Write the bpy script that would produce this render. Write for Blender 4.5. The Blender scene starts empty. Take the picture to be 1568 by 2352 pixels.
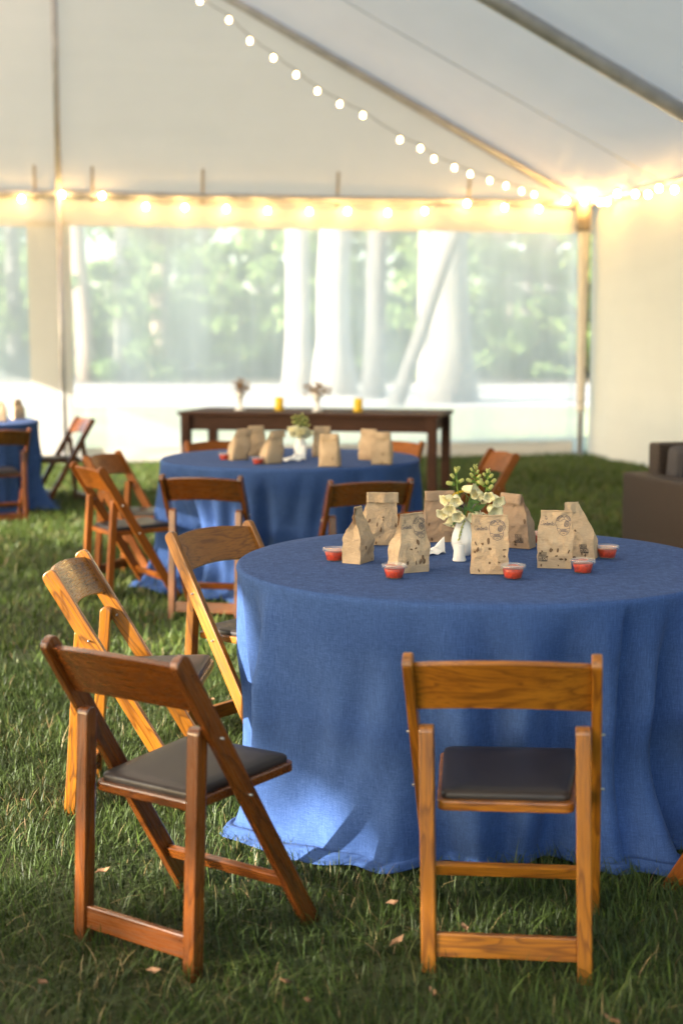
import bpy, bmesh, math, random
import numpy as np
from mathutils import Vector, Matrix, noise as mnoise

SC = bpy.context.scene
COL = SC.collection
R = math.radians
random.seed(7)
rng = np.random.default_rng(11)

# ------------------------------------------------------------------ camera
CAM_H, PITCH, FPX = 1.44, R(6.95), 3266.5      # FPX: focal length in pixels of a 1568 px wide picture
cam = bpy.data.cameras.new('camera')
cam.lens, cam.sensor_width = 50.0, 36.0
cam.clip_start, cam.clip_end = 0.05, 3000
cam.dof.use_dof = True
cam.dof.focus_distance = 4.30
cam.dof.aperture_fstop = 2.1
camo = bpy.data.objects.new('camera', cam)
COL.objects.link(camo)
camo.location = (0, 0, CAM_H)
camo.rotation_euler = (R(90) - PITCH, 0, 0)
SC.camera = camo

# ------------------------------------------------------------------ sky, sun, exposure
SUN_EL, SUN_AZ = 18.3, 62.0                     # azimuth: the light travels this far right of straight ahead
world = bpy.data.worlds.new('World')
SC.world = world
world.use_nodes = True
wn = world.node_tree
sky = wn.nodes.new('ShaderNodeTexSky')
sky.sky_type = 'NISHITA'
sky.sun_disc = False
sky.sun_elevation = R(SUN_EL)
sky.sun_rotation = R(180 + SUN_AZ)
sky.air_density, sky.dust_density = 1.0, 1.5
wn.links.new(sky.outputs['Color'], wn.nodes['Background'].inputs['Color'])
wn.nodes['Background'].inputs['Strength'].default_value = 0.15
sun = bpy.data.lights.new('sun', 'SUN')
sun.energy, sun.angle, sun.color = 5.0, R(0.5), (1.0, 0.91, 0.78)
suno = bpy.data.objects.new('sun', sun)
COL.objects.link(suno)
sd = Vector((math.sin(R(SUN_AZ)) * math.cos(R(SUN_EL)), math.cos(R(SUN_AZ)) * math.cos(R(SUN_EL)), -math.sin(R(SUN_EL))))
suno.rotation_euler = sd.to_track_quat('-Z', 'Y').to_euler()
suno.location = (-14, -6, 7)
SC.view_settings.view_transform = 'Standard'
SC.view_settings.look = 'None'
SC.view_settings.gamma = 1.0
SC.view_settings.exposure = 2.22
SC.cycles.max_bounces = 10
SC.cycles.diffuse_bounces = 5
SC.cycles.transparent_max_bounces = 24
SC.cycles.sample_clamp_indirect = 6.0
SC.cycles.caustics_reflective = False
SC.cycles.caustics_refractive = False

# ------------------------------------------------------------------ picture <-> place
_cp, _sp = math.cos(PITCH), math.sin(PITCH)
def ray(dx, dy):
    x, y = (dx - 784) / FPX, (1176 - dy) / FPX
    return Vector((x, _cp + y * _sp, -_sp + y * _cp))
def on_z(dx, dy, z):
    r = ray(dx, dy)
    t = (z - CAM_H) / r.z
    return Vector((r.x * t, r.y * t, z))
def on_Y(dx, dy, Y):
    r = ray(dx, dy)
    t = Y / r.y
    return Vector((r.x * t, Y, CAM_H + r.z * t))

# ------------------------------------------------------------------ materials
class NT:
    def __init__(s, name):
        s.m = bpy.data.materials.new(name)
        s.m.use_nodes = True
        s.t = s.m.node_tree
        s.b = s.t.nodes.get('Principled BSDF')
        s.out = s.t.nodes.get('Material Output')
    def n(s, kind, **kw):
        nd = s.t.nodes.new('ShaderNode' + kind)
        for k, v in kw.items():
            if k in nd.inputs.keys():
                nd.inputs[k].default_value = v
            else:
                setattr(nd, k, v)
        return nd
    def l(s, a, b):
        s.t.links.new(a, b)
    def ramp(s, fac, stops, interp='LINEAR'):
        nd = s.n('ValToRGB')
        cr = nd.color_ramp
        cr.interpolation = interp
        while len(cr.elements) < len(stops):
            cr.elements.new(0.5)
        for e, (p, c) in zip(cr.elements, stops):
            e.position = p
            e.color = (c[0], c[1], c[2], 1) if hasattr(c, '__len__') else (c, c, c, 1)
        s.l(fac, nd.inputs['Fac'])
        return nd.outputs['Color']
    def coords(s, scale=(1, 1, 1), kind='Object', rnd=True):
        tc = s.n('TexCoord')
        mp = s.n('Mapping')
        mp.inputs['Scale'].default_value = scale
        if rnd:
            oi = s.n('ObjectInfo')
            vm = s.n('VectorMath', operation='SCALE')
            cx = s.n('CombineXYZ')
            for i in range(3):
                s.l(oi.outputs['Random'], cx.inputs[i])
            s.l(cx.outputs[0], vm.inputs[0])
            vm.inputs['Scale'].default_value = 37.0
            s.l(vm.outputs[0], mp.inputs['Location'])
        s.l(tc.outputs[kind], mp.inputs['Vector'])
        return mp.outputs[0]
    def noise(s, vec, scale, detail=3, rough=0.55, out='Fac', dist=0.0):
        nd = s.n('TexNoise')
        nd.inputs['Scale'].default_value = scale
        nd.inputs['Detail'].default_value = detail
        nd.inputs['Roughness'].default_value = rough
        nd.inputs['Distortion'].default_value = dist
        s.l(vec, nd.inputs['Vector'])
        return nd.outputs[out]
    def mix(s, fac, a, b, mode='MIX'):
        nd = s.n('Mix', data_type='RGBA', blend_type=mode)
        for sock, v in ((nd.inputs[0], fac), (nd.inputs[6], a), (nd.inputs[7], b)):
            if hasattr(v, 'is_output'):
                s.l(v, sock)
            elif hasattr(v, '__len__'):
                sock.default_value = (v[0], v[1], v[2], 1)
            else:
                sock.default_value = v
        return nd.outputs[2]
    def bump(s, h, strength=0.3, dist=0.01):
        nd = s.n('Bump')
        nd.inputs['Strength'].default_value = strength
        nd.inputs['Distance'].default_value = dist
        s.l(h, nd.inputs['Height'])
        s.l(nd.outputs[0], s.b.inputs['Normal'])
    def set(s, **kw):
        for k, v in kw.items():
            k = k.replace('_', ' ')
            sock = s.b.inputs[k]
            if hasattr(v, 'is_output'):
                s.l(v, sock)
            elif hasattr(v, '__len__'):
                sock.default_value = (v[0], v[1], v[2], 1)
            else:
                sock.default_value = v
        return s

M = {}
def plain(name, col, rough=0.5, metal=0.0, var=0.15, scale=6.0, **kw):
    t = NT(name)
    v = t.coords()
    f = t.noise(v, scale, 4)
    a = tuple(c * (1 - var) for c in col)
    b = tuple(min(1, c * (1 + var)) for c in col)
    t.set(Base_Color=t.ramp(f, [(0.3, a), (0.7, b)]), Roughness=rough, Metallic=metal, **kw)
    M[name] = t.m
    return t

def wood(name, dark, mid, light, contrast=1.0, rough=0.28, coat=0.35):
    t = NT(name)
    v = t.coords((1.6, 14, 14))
    ring = t.noise(v, 1.0, 2, 0.5, dist=0.6)
    mul = t.n('Math', operation='MULTIPLY'); t.l(ring, mul.inputs[0]); mul.inputs[1].default_value = 9.0
    fr = t.n('Math', operation='FRACT'); t.l(mul.outputs[0], fr.inputs[0])
    lines = t.ramp(fr.outputs[0], [(0.0, 0.0), (0.25, 0.75), (0.85, 1.0), (1.0, 0.1)])
    v2 = t.coords((9, 260, 260))
    pore = t.noise(v2, 1.0, 3, 0.6)
    v3 = t.coords((2, 5, 5))
    big = t.noise(v3, 1.5, 3)
    c = t.mix(t.ramp(big, [(0.3, 0.0), (0.7, 1.0)]), mid, light)
    dk = t.n('Math', operation='MULTIPLY'); 
    inv = t.n('Math', operation='SUBTRACT'); inv.inputs[0].default_value = 1.0
    sep = t.n('RGBToBW'); t.l(lines, sep.inputs[0]); t.l(sep.outputs[0], inv.inputs[1])
    t.l(inv.outputs[0], dk.inputs[0]); dk.inputs[1].default_value = 0.75 * contrast
    c = t.mix(dk.outputs[0], c, dark)
    c = t.mix(t.ramp(pore, [(0.36, 0.55), (0.5, 0.0)]), c, dark)
    t.set(Base_Color=c, Roughness=t.ramp(pore, [(0.3, rough + 0.2), (0.6, rough)]), Coat_Weight=coat, Coat_Roughness=0.18)
    t.bump(pore, 0.12, 0.002)
    M[name] = t.m

wood('honey_wood', (0.085, 0.024, 0.004), (0.265, 0.094, 0.008), (0.35, 0.138, 0.013))
wood('red_wood', (0.030, 0.008, 0.0025), (0.105, 0.027, 0.004), (0.165, 0.048, 0.006), 0.9, 0.22, 0.6)
wood('gold_wood', (0.045, 0.011, 0.002), (0.26, 0.088, 0.007), (0.36, 0.14, 0.012), 1.0, 0.22, 0.6)
wood('amber_wood', (0.09, 0.026, 0.003), (0.22, 0.060, 0.005), (0.30, 0.090, 0.007), 0.6, 0.42, 0.05)
M['amber_wood'].node_tree.nodes['Principled BSDF'].inputs['Specular IOR Level'].default_value = 0.25
wood('dark_wood', (0.02, 0.007, 0.003), (0.038, 0.012, 0.005), (0.060, 0.020, 0.007), 0.6, 0.55, 0.0)
M['dark_wood'].node_tree.nodes['Principled BSDF'].inputs['Specular IOR Level'].default_value = 0.25

t = plain('vinyl_pad', (0.017, 0.0125, 0.012), 0.40, var=0.12, scale=9)
t.set(Specular_IOR_Level=0.42)
t.bump(t.noise(t.coords(), 700, 2), 0.05, 0.001)
plain('bolt_metal', (0.35, 0.33, 0.30), 0.4, 0.9)

def linen(name, base, lo, hi):
    t = NT(name)
    va = t.coords((1, 1, 1), rnd=False)
    big = t.noise(va, 2.2, 4)
    w1 = t.noise(t.coords((40, 40, 900), rnd=False), 1.0, 2, 0.7)
    w2 = t.noise(t.coords((700, 700, 30), rnd=False), 1.0, 2, 0.7)
    w3 = t.noise(t.coords((900, 25, 25), rnd=False), 1.0, 2, 0.7)
    s1 = t.n('Math', operation='ADD'); t.l(w1, s1.inputs[0]); t.l(w2, s1.inputs[1])
    s2 = t.n('Math', operation='ADD'); t.l(s1.outputs[0], s2.inputs[0]); t.l(w3, s2.inputs[1])
    th = t.n('Math', operation='DIVIDE'); t.l(s2.outputs[0], th.inputs[0]); th.inputs[1].default_value = 3.0
    c = t.ramp(th.outputs[0], [(0.36, lo), (0.5, base), (0.64, hi)])
    c = t.mix(t.ramp(big, [(0.3, 0.0), (0.75, 0.22)]), c, hi)
    t.set(Base_Color=c, Roughness=0.85, Sheen_Weight=0.03, Sheen_Roughness=0.5, Specular_IOR_Level=0.03)
    t.bump(th.outputs[0], 0.35, 0.003)
    M[name] = t.m
linen('blue_linen', (0.037, 0.077, 0.212), (0.019, 0.042, 0.132), (0.070, 0.128, 0.315))

def canvas(name, col, trans=0.5, dens=0.50, warm=0.97):
    t = NT(name)
    v = t.coords(rnd=False)
    f = t.noise(v, 1.3, 5)
    g = t.noise(t.coords((0.6, 0.6, 6), rnd=False), 1.0, 4)
    a = tuple(c * 0.93 for c in col)
    c = t.mix(0.4, t.ramp(f, [(0.3, a), (0.7, col)]), t.ramp(g, [(0.3, a), (0.7, col)]))
    d = t.n('BsdfDiffuse'); tr = t.n('BsdfTranslucent')
    t.l(c, d.inputs['Color'])
    t.l(t.mix(1.0, c, (dens, dens * (1 + warm) / 2, dens * warm), 'MULTIPLY'), tr.inputs['Color'])
    mx = t.n('MixShader'); mx.inputs[0].default_value = trans
    t.l(d.outputs[0], mx.inputs[1]); t.l(tr.outputs[0], mx.inputs[2])
    gl = t.n('BsdfGlossy'); gl.inputs['Roughness'].default_value = 0.35
    m2 = t.n('MixShader'); m2.inputs[0].default_value = 0.03
    t.l(mx.outputs[0], m2.inputs[1]); t.l(gl.outputs[0], m2.inputs[2])
    bp = t.n('Bump'); bp.inputs['Strength'].default_value = 0.25; bp.inputs['Distance'].default_value = 0.05
    t.l(f, bp.inputs['Height']); t.l(bp.outputs[0], d.inputs['Normal'])
    t.l(m2.outputs[0], t.out.inputs['Surface'])
    M[name] = t.m
canvas('roof_canvas', (0.87, 0.80, 0.72), 0.5, 0.68, 0.84)
canvas('gable_canvas', (0.85, 0.795, 0.755), 0.5, 0.60)
canvas('wall_canvas', (0.87, 0.81, 0.66), 0.5, 0.6)
canvas('band_canvas', (0.80, 0.76, 0.69), 0.35)

def clear_vinyl(name, haze):
    t = NT(name)
    tp = t.n('BsdfTransparent'); tp.inputs['Color'].default_value = (0.97, 0.98, 0.97, 1)
    d = t.n('BsdfDiffuse'); d.inputs['Color'].default_value = (0.85, 0.87, 0.86, 1)
    tr = t.n('BsdfTranslucent'); tr.inputs['Color'].default_value = (0.9, 0.92, 0.9, 1)
    mx = t.n('MixShader'); mx.inputs[0].default_value = 0.75
    t.l(d.outputs[0], mx.inputs[1]); t.l(tr.outputs[0], mx.inputs[2])
    m2 = t.n('MixShader')
    f = t.noise(t.coords((1.5, 1.5, 0.35), rnd=False), 1.2, 4)
    t.l(t.ramp(f, [(0.3, haze * 0.7), (0.7, haze * 1.3)]), m2.inputs[0])
    t.l(tp.outputs[0], m2.inputs[1]); t.l(mx.outputs[0], m2.inputs[2])
    gl = t.n('BsdfGlossy'); gl.inputs['Roughness'].default_value = 0.08
    m3 = t.n('MixShader'); m3.inputs[0].default_value = 0.03
    t.l(m2.outputs[0], m3.inputs[1]); t.l(gl.outputs[0], m3.inputs[2])
    t.l(m3.outputs[0], t.out.inputs['Surface'])
    M[name] = t.m
clear_vinyl('clear_vinyl', 0.54)

t = plain('pole_metal', (0.42, 0.41, 0.43), 0.4, 0.25)
plain('strap_web', (0.34, 0.27, 0.20), 0.8)
plain('cable_white', (0.22, 0.19, 0.16), 0.6)
t = NT('bulb_glow')
em = t.n('Emission'); em.inputs['Color'].default_value = (1.0, 0.60, 0.19, 1); em.inputs['Strength'].default_value = 36
t.l(em.outputs[0], t.out.inputs['Surface']); M['bulb_glow'] = t.m
t = NT('bulb_soft')
em = t.n('Emission'); em.inputs['Color'].default_value = (1.0, 0.66, 0.26, 1); em.inputs['Strength'].default_value = 11
t.l(em.outputs[0], t.out.inputs['Surface']); M['bulb_soft'] = t.m

# paper
t = NT('kraft_paper')
v = t.coords()
fib = t.noise(t.coords((60, 60, 500)), 1.0, 3)
big = t.noise(v, 14, 4)
c = t.ramp(big, [(0.25, (0.42, 0.30, 0.185)), (0.75, (0.54, 0.40, 0.26))])
c = t.mix(t.ramp(fib, [(0.4, 0.0), (0.75, 0.25)]), c, (0.25, 0.15, 0.08))
vo = t.n('TexVoronoi', feature='DISTANCE_TO_EDGE'); vo.inputs['Scale'].default_value = 26
wv = t.n('VectorMath', operation='ADD'); t.l(v, wv.inputs[0])
t.l(t.noise(v, 8, 3, out='Color'), wv.inputs[1]); t.l(wv.outputs[0], vo.inputs['Vector'])
t.set(Base_Color=c, Roughness=0.72, Specular_IOR_Level=0.3)
t.bump(t.ramp(vo.outputs['Distance'], [(0.0, 0.0), (0.25, 1.0)]), 0.30, 0.004)
M['kraft_paper'] = t.m
# paper
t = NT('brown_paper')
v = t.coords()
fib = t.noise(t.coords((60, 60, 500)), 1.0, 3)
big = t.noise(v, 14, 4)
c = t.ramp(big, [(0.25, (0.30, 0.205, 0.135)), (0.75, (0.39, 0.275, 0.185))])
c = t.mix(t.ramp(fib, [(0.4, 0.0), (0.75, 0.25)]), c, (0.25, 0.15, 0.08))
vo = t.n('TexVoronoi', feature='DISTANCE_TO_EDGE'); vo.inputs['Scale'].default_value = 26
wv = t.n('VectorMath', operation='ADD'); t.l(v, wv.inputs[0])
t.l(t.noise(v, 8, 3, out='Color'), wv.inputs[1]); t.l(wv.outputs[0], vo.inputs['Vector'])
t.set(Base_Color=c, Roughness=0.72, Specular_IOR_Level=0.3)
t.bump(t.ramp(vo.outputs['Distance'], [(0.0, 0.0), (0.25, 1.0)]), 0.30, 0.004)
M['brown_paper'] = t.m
plain('grease_stain', (0.13, 0.070, 0.030), 0.45, scale=80)
plain('grey_ink', (0.115, 0.095, 0.105), 0.7)
plain('black_ink', (0.035, 0.03, 0.03), 0.7)
plain('napkin_paper', (0.82, 0.82, 0.80), 0.8, var=0.04)
plain('white_ceramic', (0.80, 0.79, 0.76), 0.22, var=0.03, Coat_Weight=0.3)
plain('white_plastic', (0.80, 0.79, 0.76), 0.35, var=0.03)
t = plain('salsa', (0.56, 0.050, 0.006), 0.35, var=0.35, scale=120)
t.bump(t.noise(t.coords(), 260, 3), 0.2, 0.002)
def clear_plastic(name, white):
    t = NT(name)
    tp = t.n('BsdfTransparent')
    gl = t.n('BsdfGlossy'); gl.inputs['Roughness'].default_value = 0.08
    df = t.n('BsdfDiffuse'); df.inputs['Color'].default_value = (0.85, 0.85, 0.85, 1)
    lw = t.n('LayerWeight'); lw.inputs['Blend'].default_value = 0.35
    m1 = t.n('MixShader'); t.l(t.ramp(lw.outputs['Facing'], [(0.0, 0.03), (0.6, 0.07), (1.0, 0.45)]), m1.inputs[0])
    t.l(tp.outputs[0], m1.inputs[1]); t.l(gl.outputs[0], m1.inputs[2])
    m2 = t.n('MixShader'); m2.inputs[0].default_value = white
    t.l(m1.outputs[0], m2.inputs[1]); t.l(df.outputs[0], m2.inputs[2])
    t.l(m2.outputs[0], t.out.inputs['Surface'])
    M[name] = t.m
clear_plastic('cup_plastic', 0.01)
clear_plastic('lid_plastic', 0.13)

def leafy(name, stops, rough=0.5, trans=0.3, attr=True, scale=1.0):
    t = NT(name)
    if attr:
        at = t.n('Attribute', attribute_name='tint'); f = at.outputs['Fac']
    else:
        f = t.noise(t.coords(), 30 * scale, 3)
    c = t.ramp(f, stops)
    t.set(Base_Color=c, Roughness=rough, Specular_IOR_Level=0.3)
    tr = t.n('BsdfTranslucent'); t.l(c, tr.inputs['Color'])
    mx = t.n('MixShader'); mx.inputs[0].default_value = trans
    t.l(t.b.outputs[0], mx.inputs[1]); t.l(tr.outputs[0], mx.inputs[2])
    t.l(mx.outputs[0], t.out.inputs['Surface'])
    M[name] = t.m
leafy('grass_blade', [(0.0, (0.022, 0.038, 0.010)), (0.45, (0.052, 0.082, 0.018)), (0.80, (0.088, 0.145, 0.022)), (0.90, (0.14, 0.14, 0.045)), (1.0, (0.27, 0.19, 0.095))], 0.5, 0.22)
leafy('forest_leaf', [(0.0, (0.12, 0.20, 0.06)), (0.5, (0.23, 0.35, 0.11)), (1.0, (0.40, 0.50, 0.19))], 0.5, 0.45)
leafy('foxglove_cream', [(0.2, (0.84, 0.78, 0.46)), (0.8, (0.90, 0.86, 0.64))], 0.55, 0.22, False)
leafy('bud_green', [(0.2, (0.42, 0.46, 0.12)), (0.8, (0.60, 0.60, 0.24))], 0.55, 0.3, False)
leafy('stem_green', [(0.2, (0.10, 0.20, 0.035)), (0.8, (0.22, 0.34, 0.07))], 0.5, 0.2, False)
leafy('bouquet_leaf', [(0.2, (0.055, 0.13, 0.040)), (0.8, (0.13, 0.24, 0.085))], 0.45, 0.25, False)
leafy('white_floret', [(0.2, (0.75, 0.75, 0.62)), (0.8, (0.84, 0.84, 0.76))], 0.6, 0.3, False)
leafy('yellow_floret', [(0.2, (0.65, 0.48, 0.03)), (0.8, (0.75, 0.58, 0.06))], 0.6, 0.3, False)
leafy('dry_flower', [(0.2, (0.22, 0.13, 0.07)), (0.8, (0.42, 0.28, 0.16))], 0.7, 0.2, False)
plain('speckle', (0.13, 0.04, 0.03), 0.6)
plain('dark_floret', (0.05, 0.02, 0.035), 0.6)
plain('leaf_litter', (0.22, 0.12, 0.06), 0.8, var=0.4, scale=30)

def bark(name, a, b):
    t = NT(name)
    f = t.noise(t.coords((6, 6, 1.2)), 2.0, 5, 0.65)
    t.set(Base_Color=t.ramp(f, [(0.3, a), (0.7, b)]), Roughness=0.9)
    t.bump(f, 0.6, 0.06)
    M[name] = t.m
bark('pale_bark', (0.30, 0.275, 0.245), (0.50, 0.47, 0.43))
bark('dull_bark', (0.15, 0.14, 0.125), (0.27, 0.255, 0.235))
bark('grey_bark', (0.085, 0.078, 0.074), (0.17, 0.158, 0.15))
bark('brown_bark', (0.22, 0.16, 0.12), (0.40, 0.31, 0.25))

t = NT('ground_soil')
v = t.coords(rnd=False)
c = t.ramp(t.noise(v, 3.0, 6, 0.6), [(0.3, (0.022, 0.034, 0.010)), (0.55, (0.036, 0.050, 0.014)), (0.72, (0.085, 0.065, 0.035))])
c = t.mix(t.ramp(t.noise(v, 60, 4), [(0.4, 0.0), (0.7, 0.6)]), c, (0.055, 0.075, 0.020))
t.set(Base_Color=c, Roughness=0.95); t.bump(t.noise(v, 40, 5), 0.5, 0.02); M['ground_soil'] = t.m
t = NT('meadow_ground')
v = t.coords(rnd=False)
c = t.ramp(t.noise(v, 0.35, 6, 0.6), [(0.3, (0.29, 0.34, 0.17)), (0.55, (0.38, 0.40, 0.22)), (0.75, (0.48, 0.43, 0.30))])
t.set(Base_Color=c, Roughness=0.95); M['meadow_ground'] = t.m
t = NT('gravel')
c = t.ramp(t.noise(v if False else t.coords(rnd=False), 5, 6, 0.6), [(0.3, (0.50, 0.46, 0.40)), (0.7, (0.64, 0.60, 0.54))])
t.set(Base_Color=c, Roughness=0.9); M['gravel'] = t.m
t = NT('forest_floor')
c = t.ramp(t.noise(t.coords(rnd=False), 0.6, 6, 0.6), [(0.3, (0.075, 0.062, 0.040)), (0.7, (0.14, 0.115, 0.075))])
t.set(Base_Color=c, Roughness=0.95); M['forest_floor'] = t.m

t = NT('wicker')
v = t.coords((1, 1, 1), rnd=False)
w1 = t.n('TexWave', wave_type='BANDS', bands_direction='Z'); w1.inputs['Scale'].default_value = 28; t.l(v, w1.inputs['Vector'])
w2 = t.n('TexWave', wave_type='BANDS', bands_direction='DIAGONAL'); w2.inputs['Scale'].default_value = 22; t.l(v, w2.inputs['Vector'])
mm = t.n('Math', operation='MULTIPLY'); t.l(w1.outputs['Fac'], mm.inputs[0]); t.l(w2.outputs['Fac'], mm.inputs[1])
t.set(Base_Color=t.ramp(mm.outputs[0], [(0.1, (0.022, 0.014, 0.010)), (0.7, (0.10, 0.060, 0.038))]), Roughness=0.6)
t.bump(mm.outputs[0], 0.7, 0.01); M['wicker'] = t.m
plain('grey_cushion', (0.050, 0.045, 0.048), 0.9, var=0.1)
plain('yellow_wax', (0.80, 0.50, 0.012), 0.4, var=0.08)

# ------------------------------------------------------------------ mesh helpers
def tag(o, label=None, cat=None, group=None, kind=None):
    if label: o['label'] = label
    if cat: o['category'] = cat
    if group: o['group'] = group
    if kind: o['kind'] = kind
    return o
def link(name, me, parent=None, mat=None, mw=None):
    o = bpy.data.objects.new(name, me)
    COL.objects.link(o)
    if mat and not me.materials:
        me.materials.append(M[mat])
    if parent: o.parent = parent
    if mw is not None: o.matrix_basis = mw
    return o
def thing(name, loc, rz=0.0, label=None, cat=None, group=None):
    o = bpy.data.objects.new(name, None)
    o.empty_display_size = 0.1
    COL.objects.link(o)
    o.location = loc
    o.rotation_euler = (0, 0, rz)
    return tag(o, label, cat, group)

class MB:
    def __init__(s): s.v, s.f = [], []
    def add(s, vs, fs):
        b = len(s.v)
        s.v += [tuple(p) for p in vs]
        s.f += [tuple(i + b for i in f) for f in fs]
        return s
    def box(s, c, d, m=None):
        x, y, z = (k / 2 for k in d)
        vs = [Vector((sx * x, sy * y, sz * z)) for sx in (-1, 1) for sy in (-1, 1) for sz in (-1, 1)]
        if m is not None: vs = [m @ p for p in vs]
        vs = [p + Vector(c) for p in vs]
        return s.add(vs, [(0, 1, 3, 2), (4, 6, 7, 5), (0, 4, 5, 1), (2, 3, 7, 6), (0, 2, 6, 4), (1, 5, 7, 3)])
    def tube(s, pts, rad, n=8, caps=True):
        pts = [Vector(p) for p in pts]
        rad = rad if hasattr(rad, '__len__') else [rad] * len(pts)
        vs, prev = [], None
        for i, p in enumerate(pts):
            d = (pts[min(i + 1, len(pts) - 1)] - pts[max(i - 1, 0)]).normalized()
            if prev is None:
                a = d.orthogonal().normalized()
            else:
                a = (prev - d * prev.dot(d)).normalized()
            prev = a
            b = d.cross(a)
            vs += [p + (a * math.cos(2 * math.pi * k / n) + b * math.sin(2 * math.pi * k / n)) * rad[i] for k in range(n)]
        fs = [(i * n + k, i * n + (k + 1) % n, (i + 1) * n + (k + 1) % n, (i + 1) * n + k) for i in range(len(pts) - 1) for k in range(n)]
        if caps:
            fs.append(tuple(range(n))[::-1]); fs.append(tuple((len(pts) - 1) * n + k for k in range(n)))
        return s.add(vs, fs)
    def lathe(s, prof, n=20, wob=None, m=None):
        vs = []
        for i, (r, z) in enumerate(prof):
            for k in range(n):
                a = 2 * math.pi * k / n
                rr = r if wob is None else r * wob(i, a)
                vs.append(Vector((rr * math.cos(a), rr * math.sin(a), z)))
        if m is not None: vs = [m @ p for p in vs]
        fs = [(i * n + k, i * n + (k + 1) % n, (i + 1) * n + (k + 1) % n, (i + 1) * n + k) for i in range(len(prof) - 1) for k in range(n)]
        return s.add(vs, fs)
    def prism(s, outline, h, m=None):      # outline in xy, extruded along z from -h/2 to h/2
        n = len(outline)
        vs = [Vector((x, y, -h / 2)) for x, y in outline] + [Vector((x, y, h / 2)) for x, y in outline]
        if m is not None: vs = [m @ p for p in vs]
        return s.add(vs, [tuple(range(n))[::-1], tuple(range(n, 2 * n))] + [(k, (k + 1) % n, n + (k + 1) % n, n + k) for k in range(n)])
    def mesh(s, name, bev=0.0, smooth=False, seg=2):
        me = bpy.data.meshes.new(name)
        me.from_pydata(s.v, [], s.f)
        bm = bmesh.new(); bm.from_mesh(me)
        bmesh.ops.recalc_face_normals(bm, faces=bm.faces)
        if bev:
            es = [e for e in bm.edges if len(e.link_faces) == 2 and e.calc_face_angle(0) > 0.7]
            bmesh.ops.bevel(bm, geom=es, offset=bev, segments=seg, affect='EDGES', profile=0.5, clamp_overlap=True)
        bm.to_mesh(me); bm.free()
        if smooth: me.shade_smooth()
        return me
    def build(s, name, mat, parent=None, bev=0.0, smooth=False, mw=None):
        return link(name, s.mesh(name, bev, smooth), parent, mat, mw)

def np_tris(name, V, F, tint=None):
    me = bpy.data.meshes.new(name)
    nv, nf, k = len(V), len(F), F.shape[1]
    me.vertices.add(nv); me.loops.add(nf * k); me.polygons.add(nf)
    me.vertices.foreach_set('co', V.astype(np.float32).ravel())
    me.loops.foreach_set('vertex_index', F.astype(np.int32).ravel())
    me.polygons.foreach_set('loop_start', np.arange(0, nf * k, k, dtype=np.int32))
    me.polygons.foreach_set('loop_total', np.full(nf, k, dtype=np.int32))
    me.update(calc_edges=True)
    if tint is not None:
        at = me.attributes.new('tint', 'FLOAT', 'POINT')
        at.data.foreach_set('value', tint.astype(np.float32))
    me.shade_smooth()
    return me

def frame(p0, p1, side):
    """matrix: local x runs p0->p1, local z is close to 'side', origin at the middle"""
    p0, p1 = Vector(p0), Vector(p1)
    x = (p1 - p0).normalized()
    z = (Vector(side) - x * x.dot(Vector(side))).normalized()
    y = z.cross(x)
    m = Matrix((x, y, z)).transposed().to_4x4()
    m.translation = (p0 + p1) / 2
    return m

# ------------------------------------------------------------------ ground
GZ = 0.0
TA = R(11.0)                                     # the tent is turned this much
CORNER = on_z(1341, 1040, 0.03)
def tent(q, s, z):
    """q: metres left of the right-hand wall, s: metres this side of the back wall"""
    return Vector((CORNER.x - q * math.cos(TA) + s * math.sin(TA), CORNER.y - q * math.sin(TA) - s * math.cos(TA), z))

def sheet(name, x0, x1, y0, y1, z, mat, nx=2, ny=2, f=None):
    vs, fs = [], []
    for j in range(ny + 1):
        for i in range(nx + 1):
            x, y = x0 + (x1 - x0) * i / nx, y0 + (y1 - y0) * j / ny
            vs.append((x, y, z + (f(x, y) if f else 0)))
    for j in range(ny):
        for i in range(nx):
            a = j * (nx + 1) + i
            fs.append((a, a + 1, a + nx + 2, a + nx + 1))
    o = MB().add(vs, fs).build(name, mat)
    tag(o, kind='structure')
    return o
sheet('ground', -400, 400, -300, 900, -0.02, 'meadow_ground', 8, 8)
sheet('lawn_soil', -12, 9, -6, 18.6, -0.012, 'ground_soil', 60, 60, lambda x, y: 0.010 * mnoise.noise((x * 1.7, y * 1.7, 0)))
sheet('driveway', -90, 90, 30.5, 46, -0.010, 'gravel', 4, 4)
sheet('forest_floor', -120, 120, 46, 140, -0.006, 'forest_floor', 4, 4)

T1 = Vector((0.428, 4.42, 0)); T2 = Vector((-0.300, 8.32, 0)); T3 = Vector((-3.32, 12.0, 0))
TR, TZ = 0.757, 0.748

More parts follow.
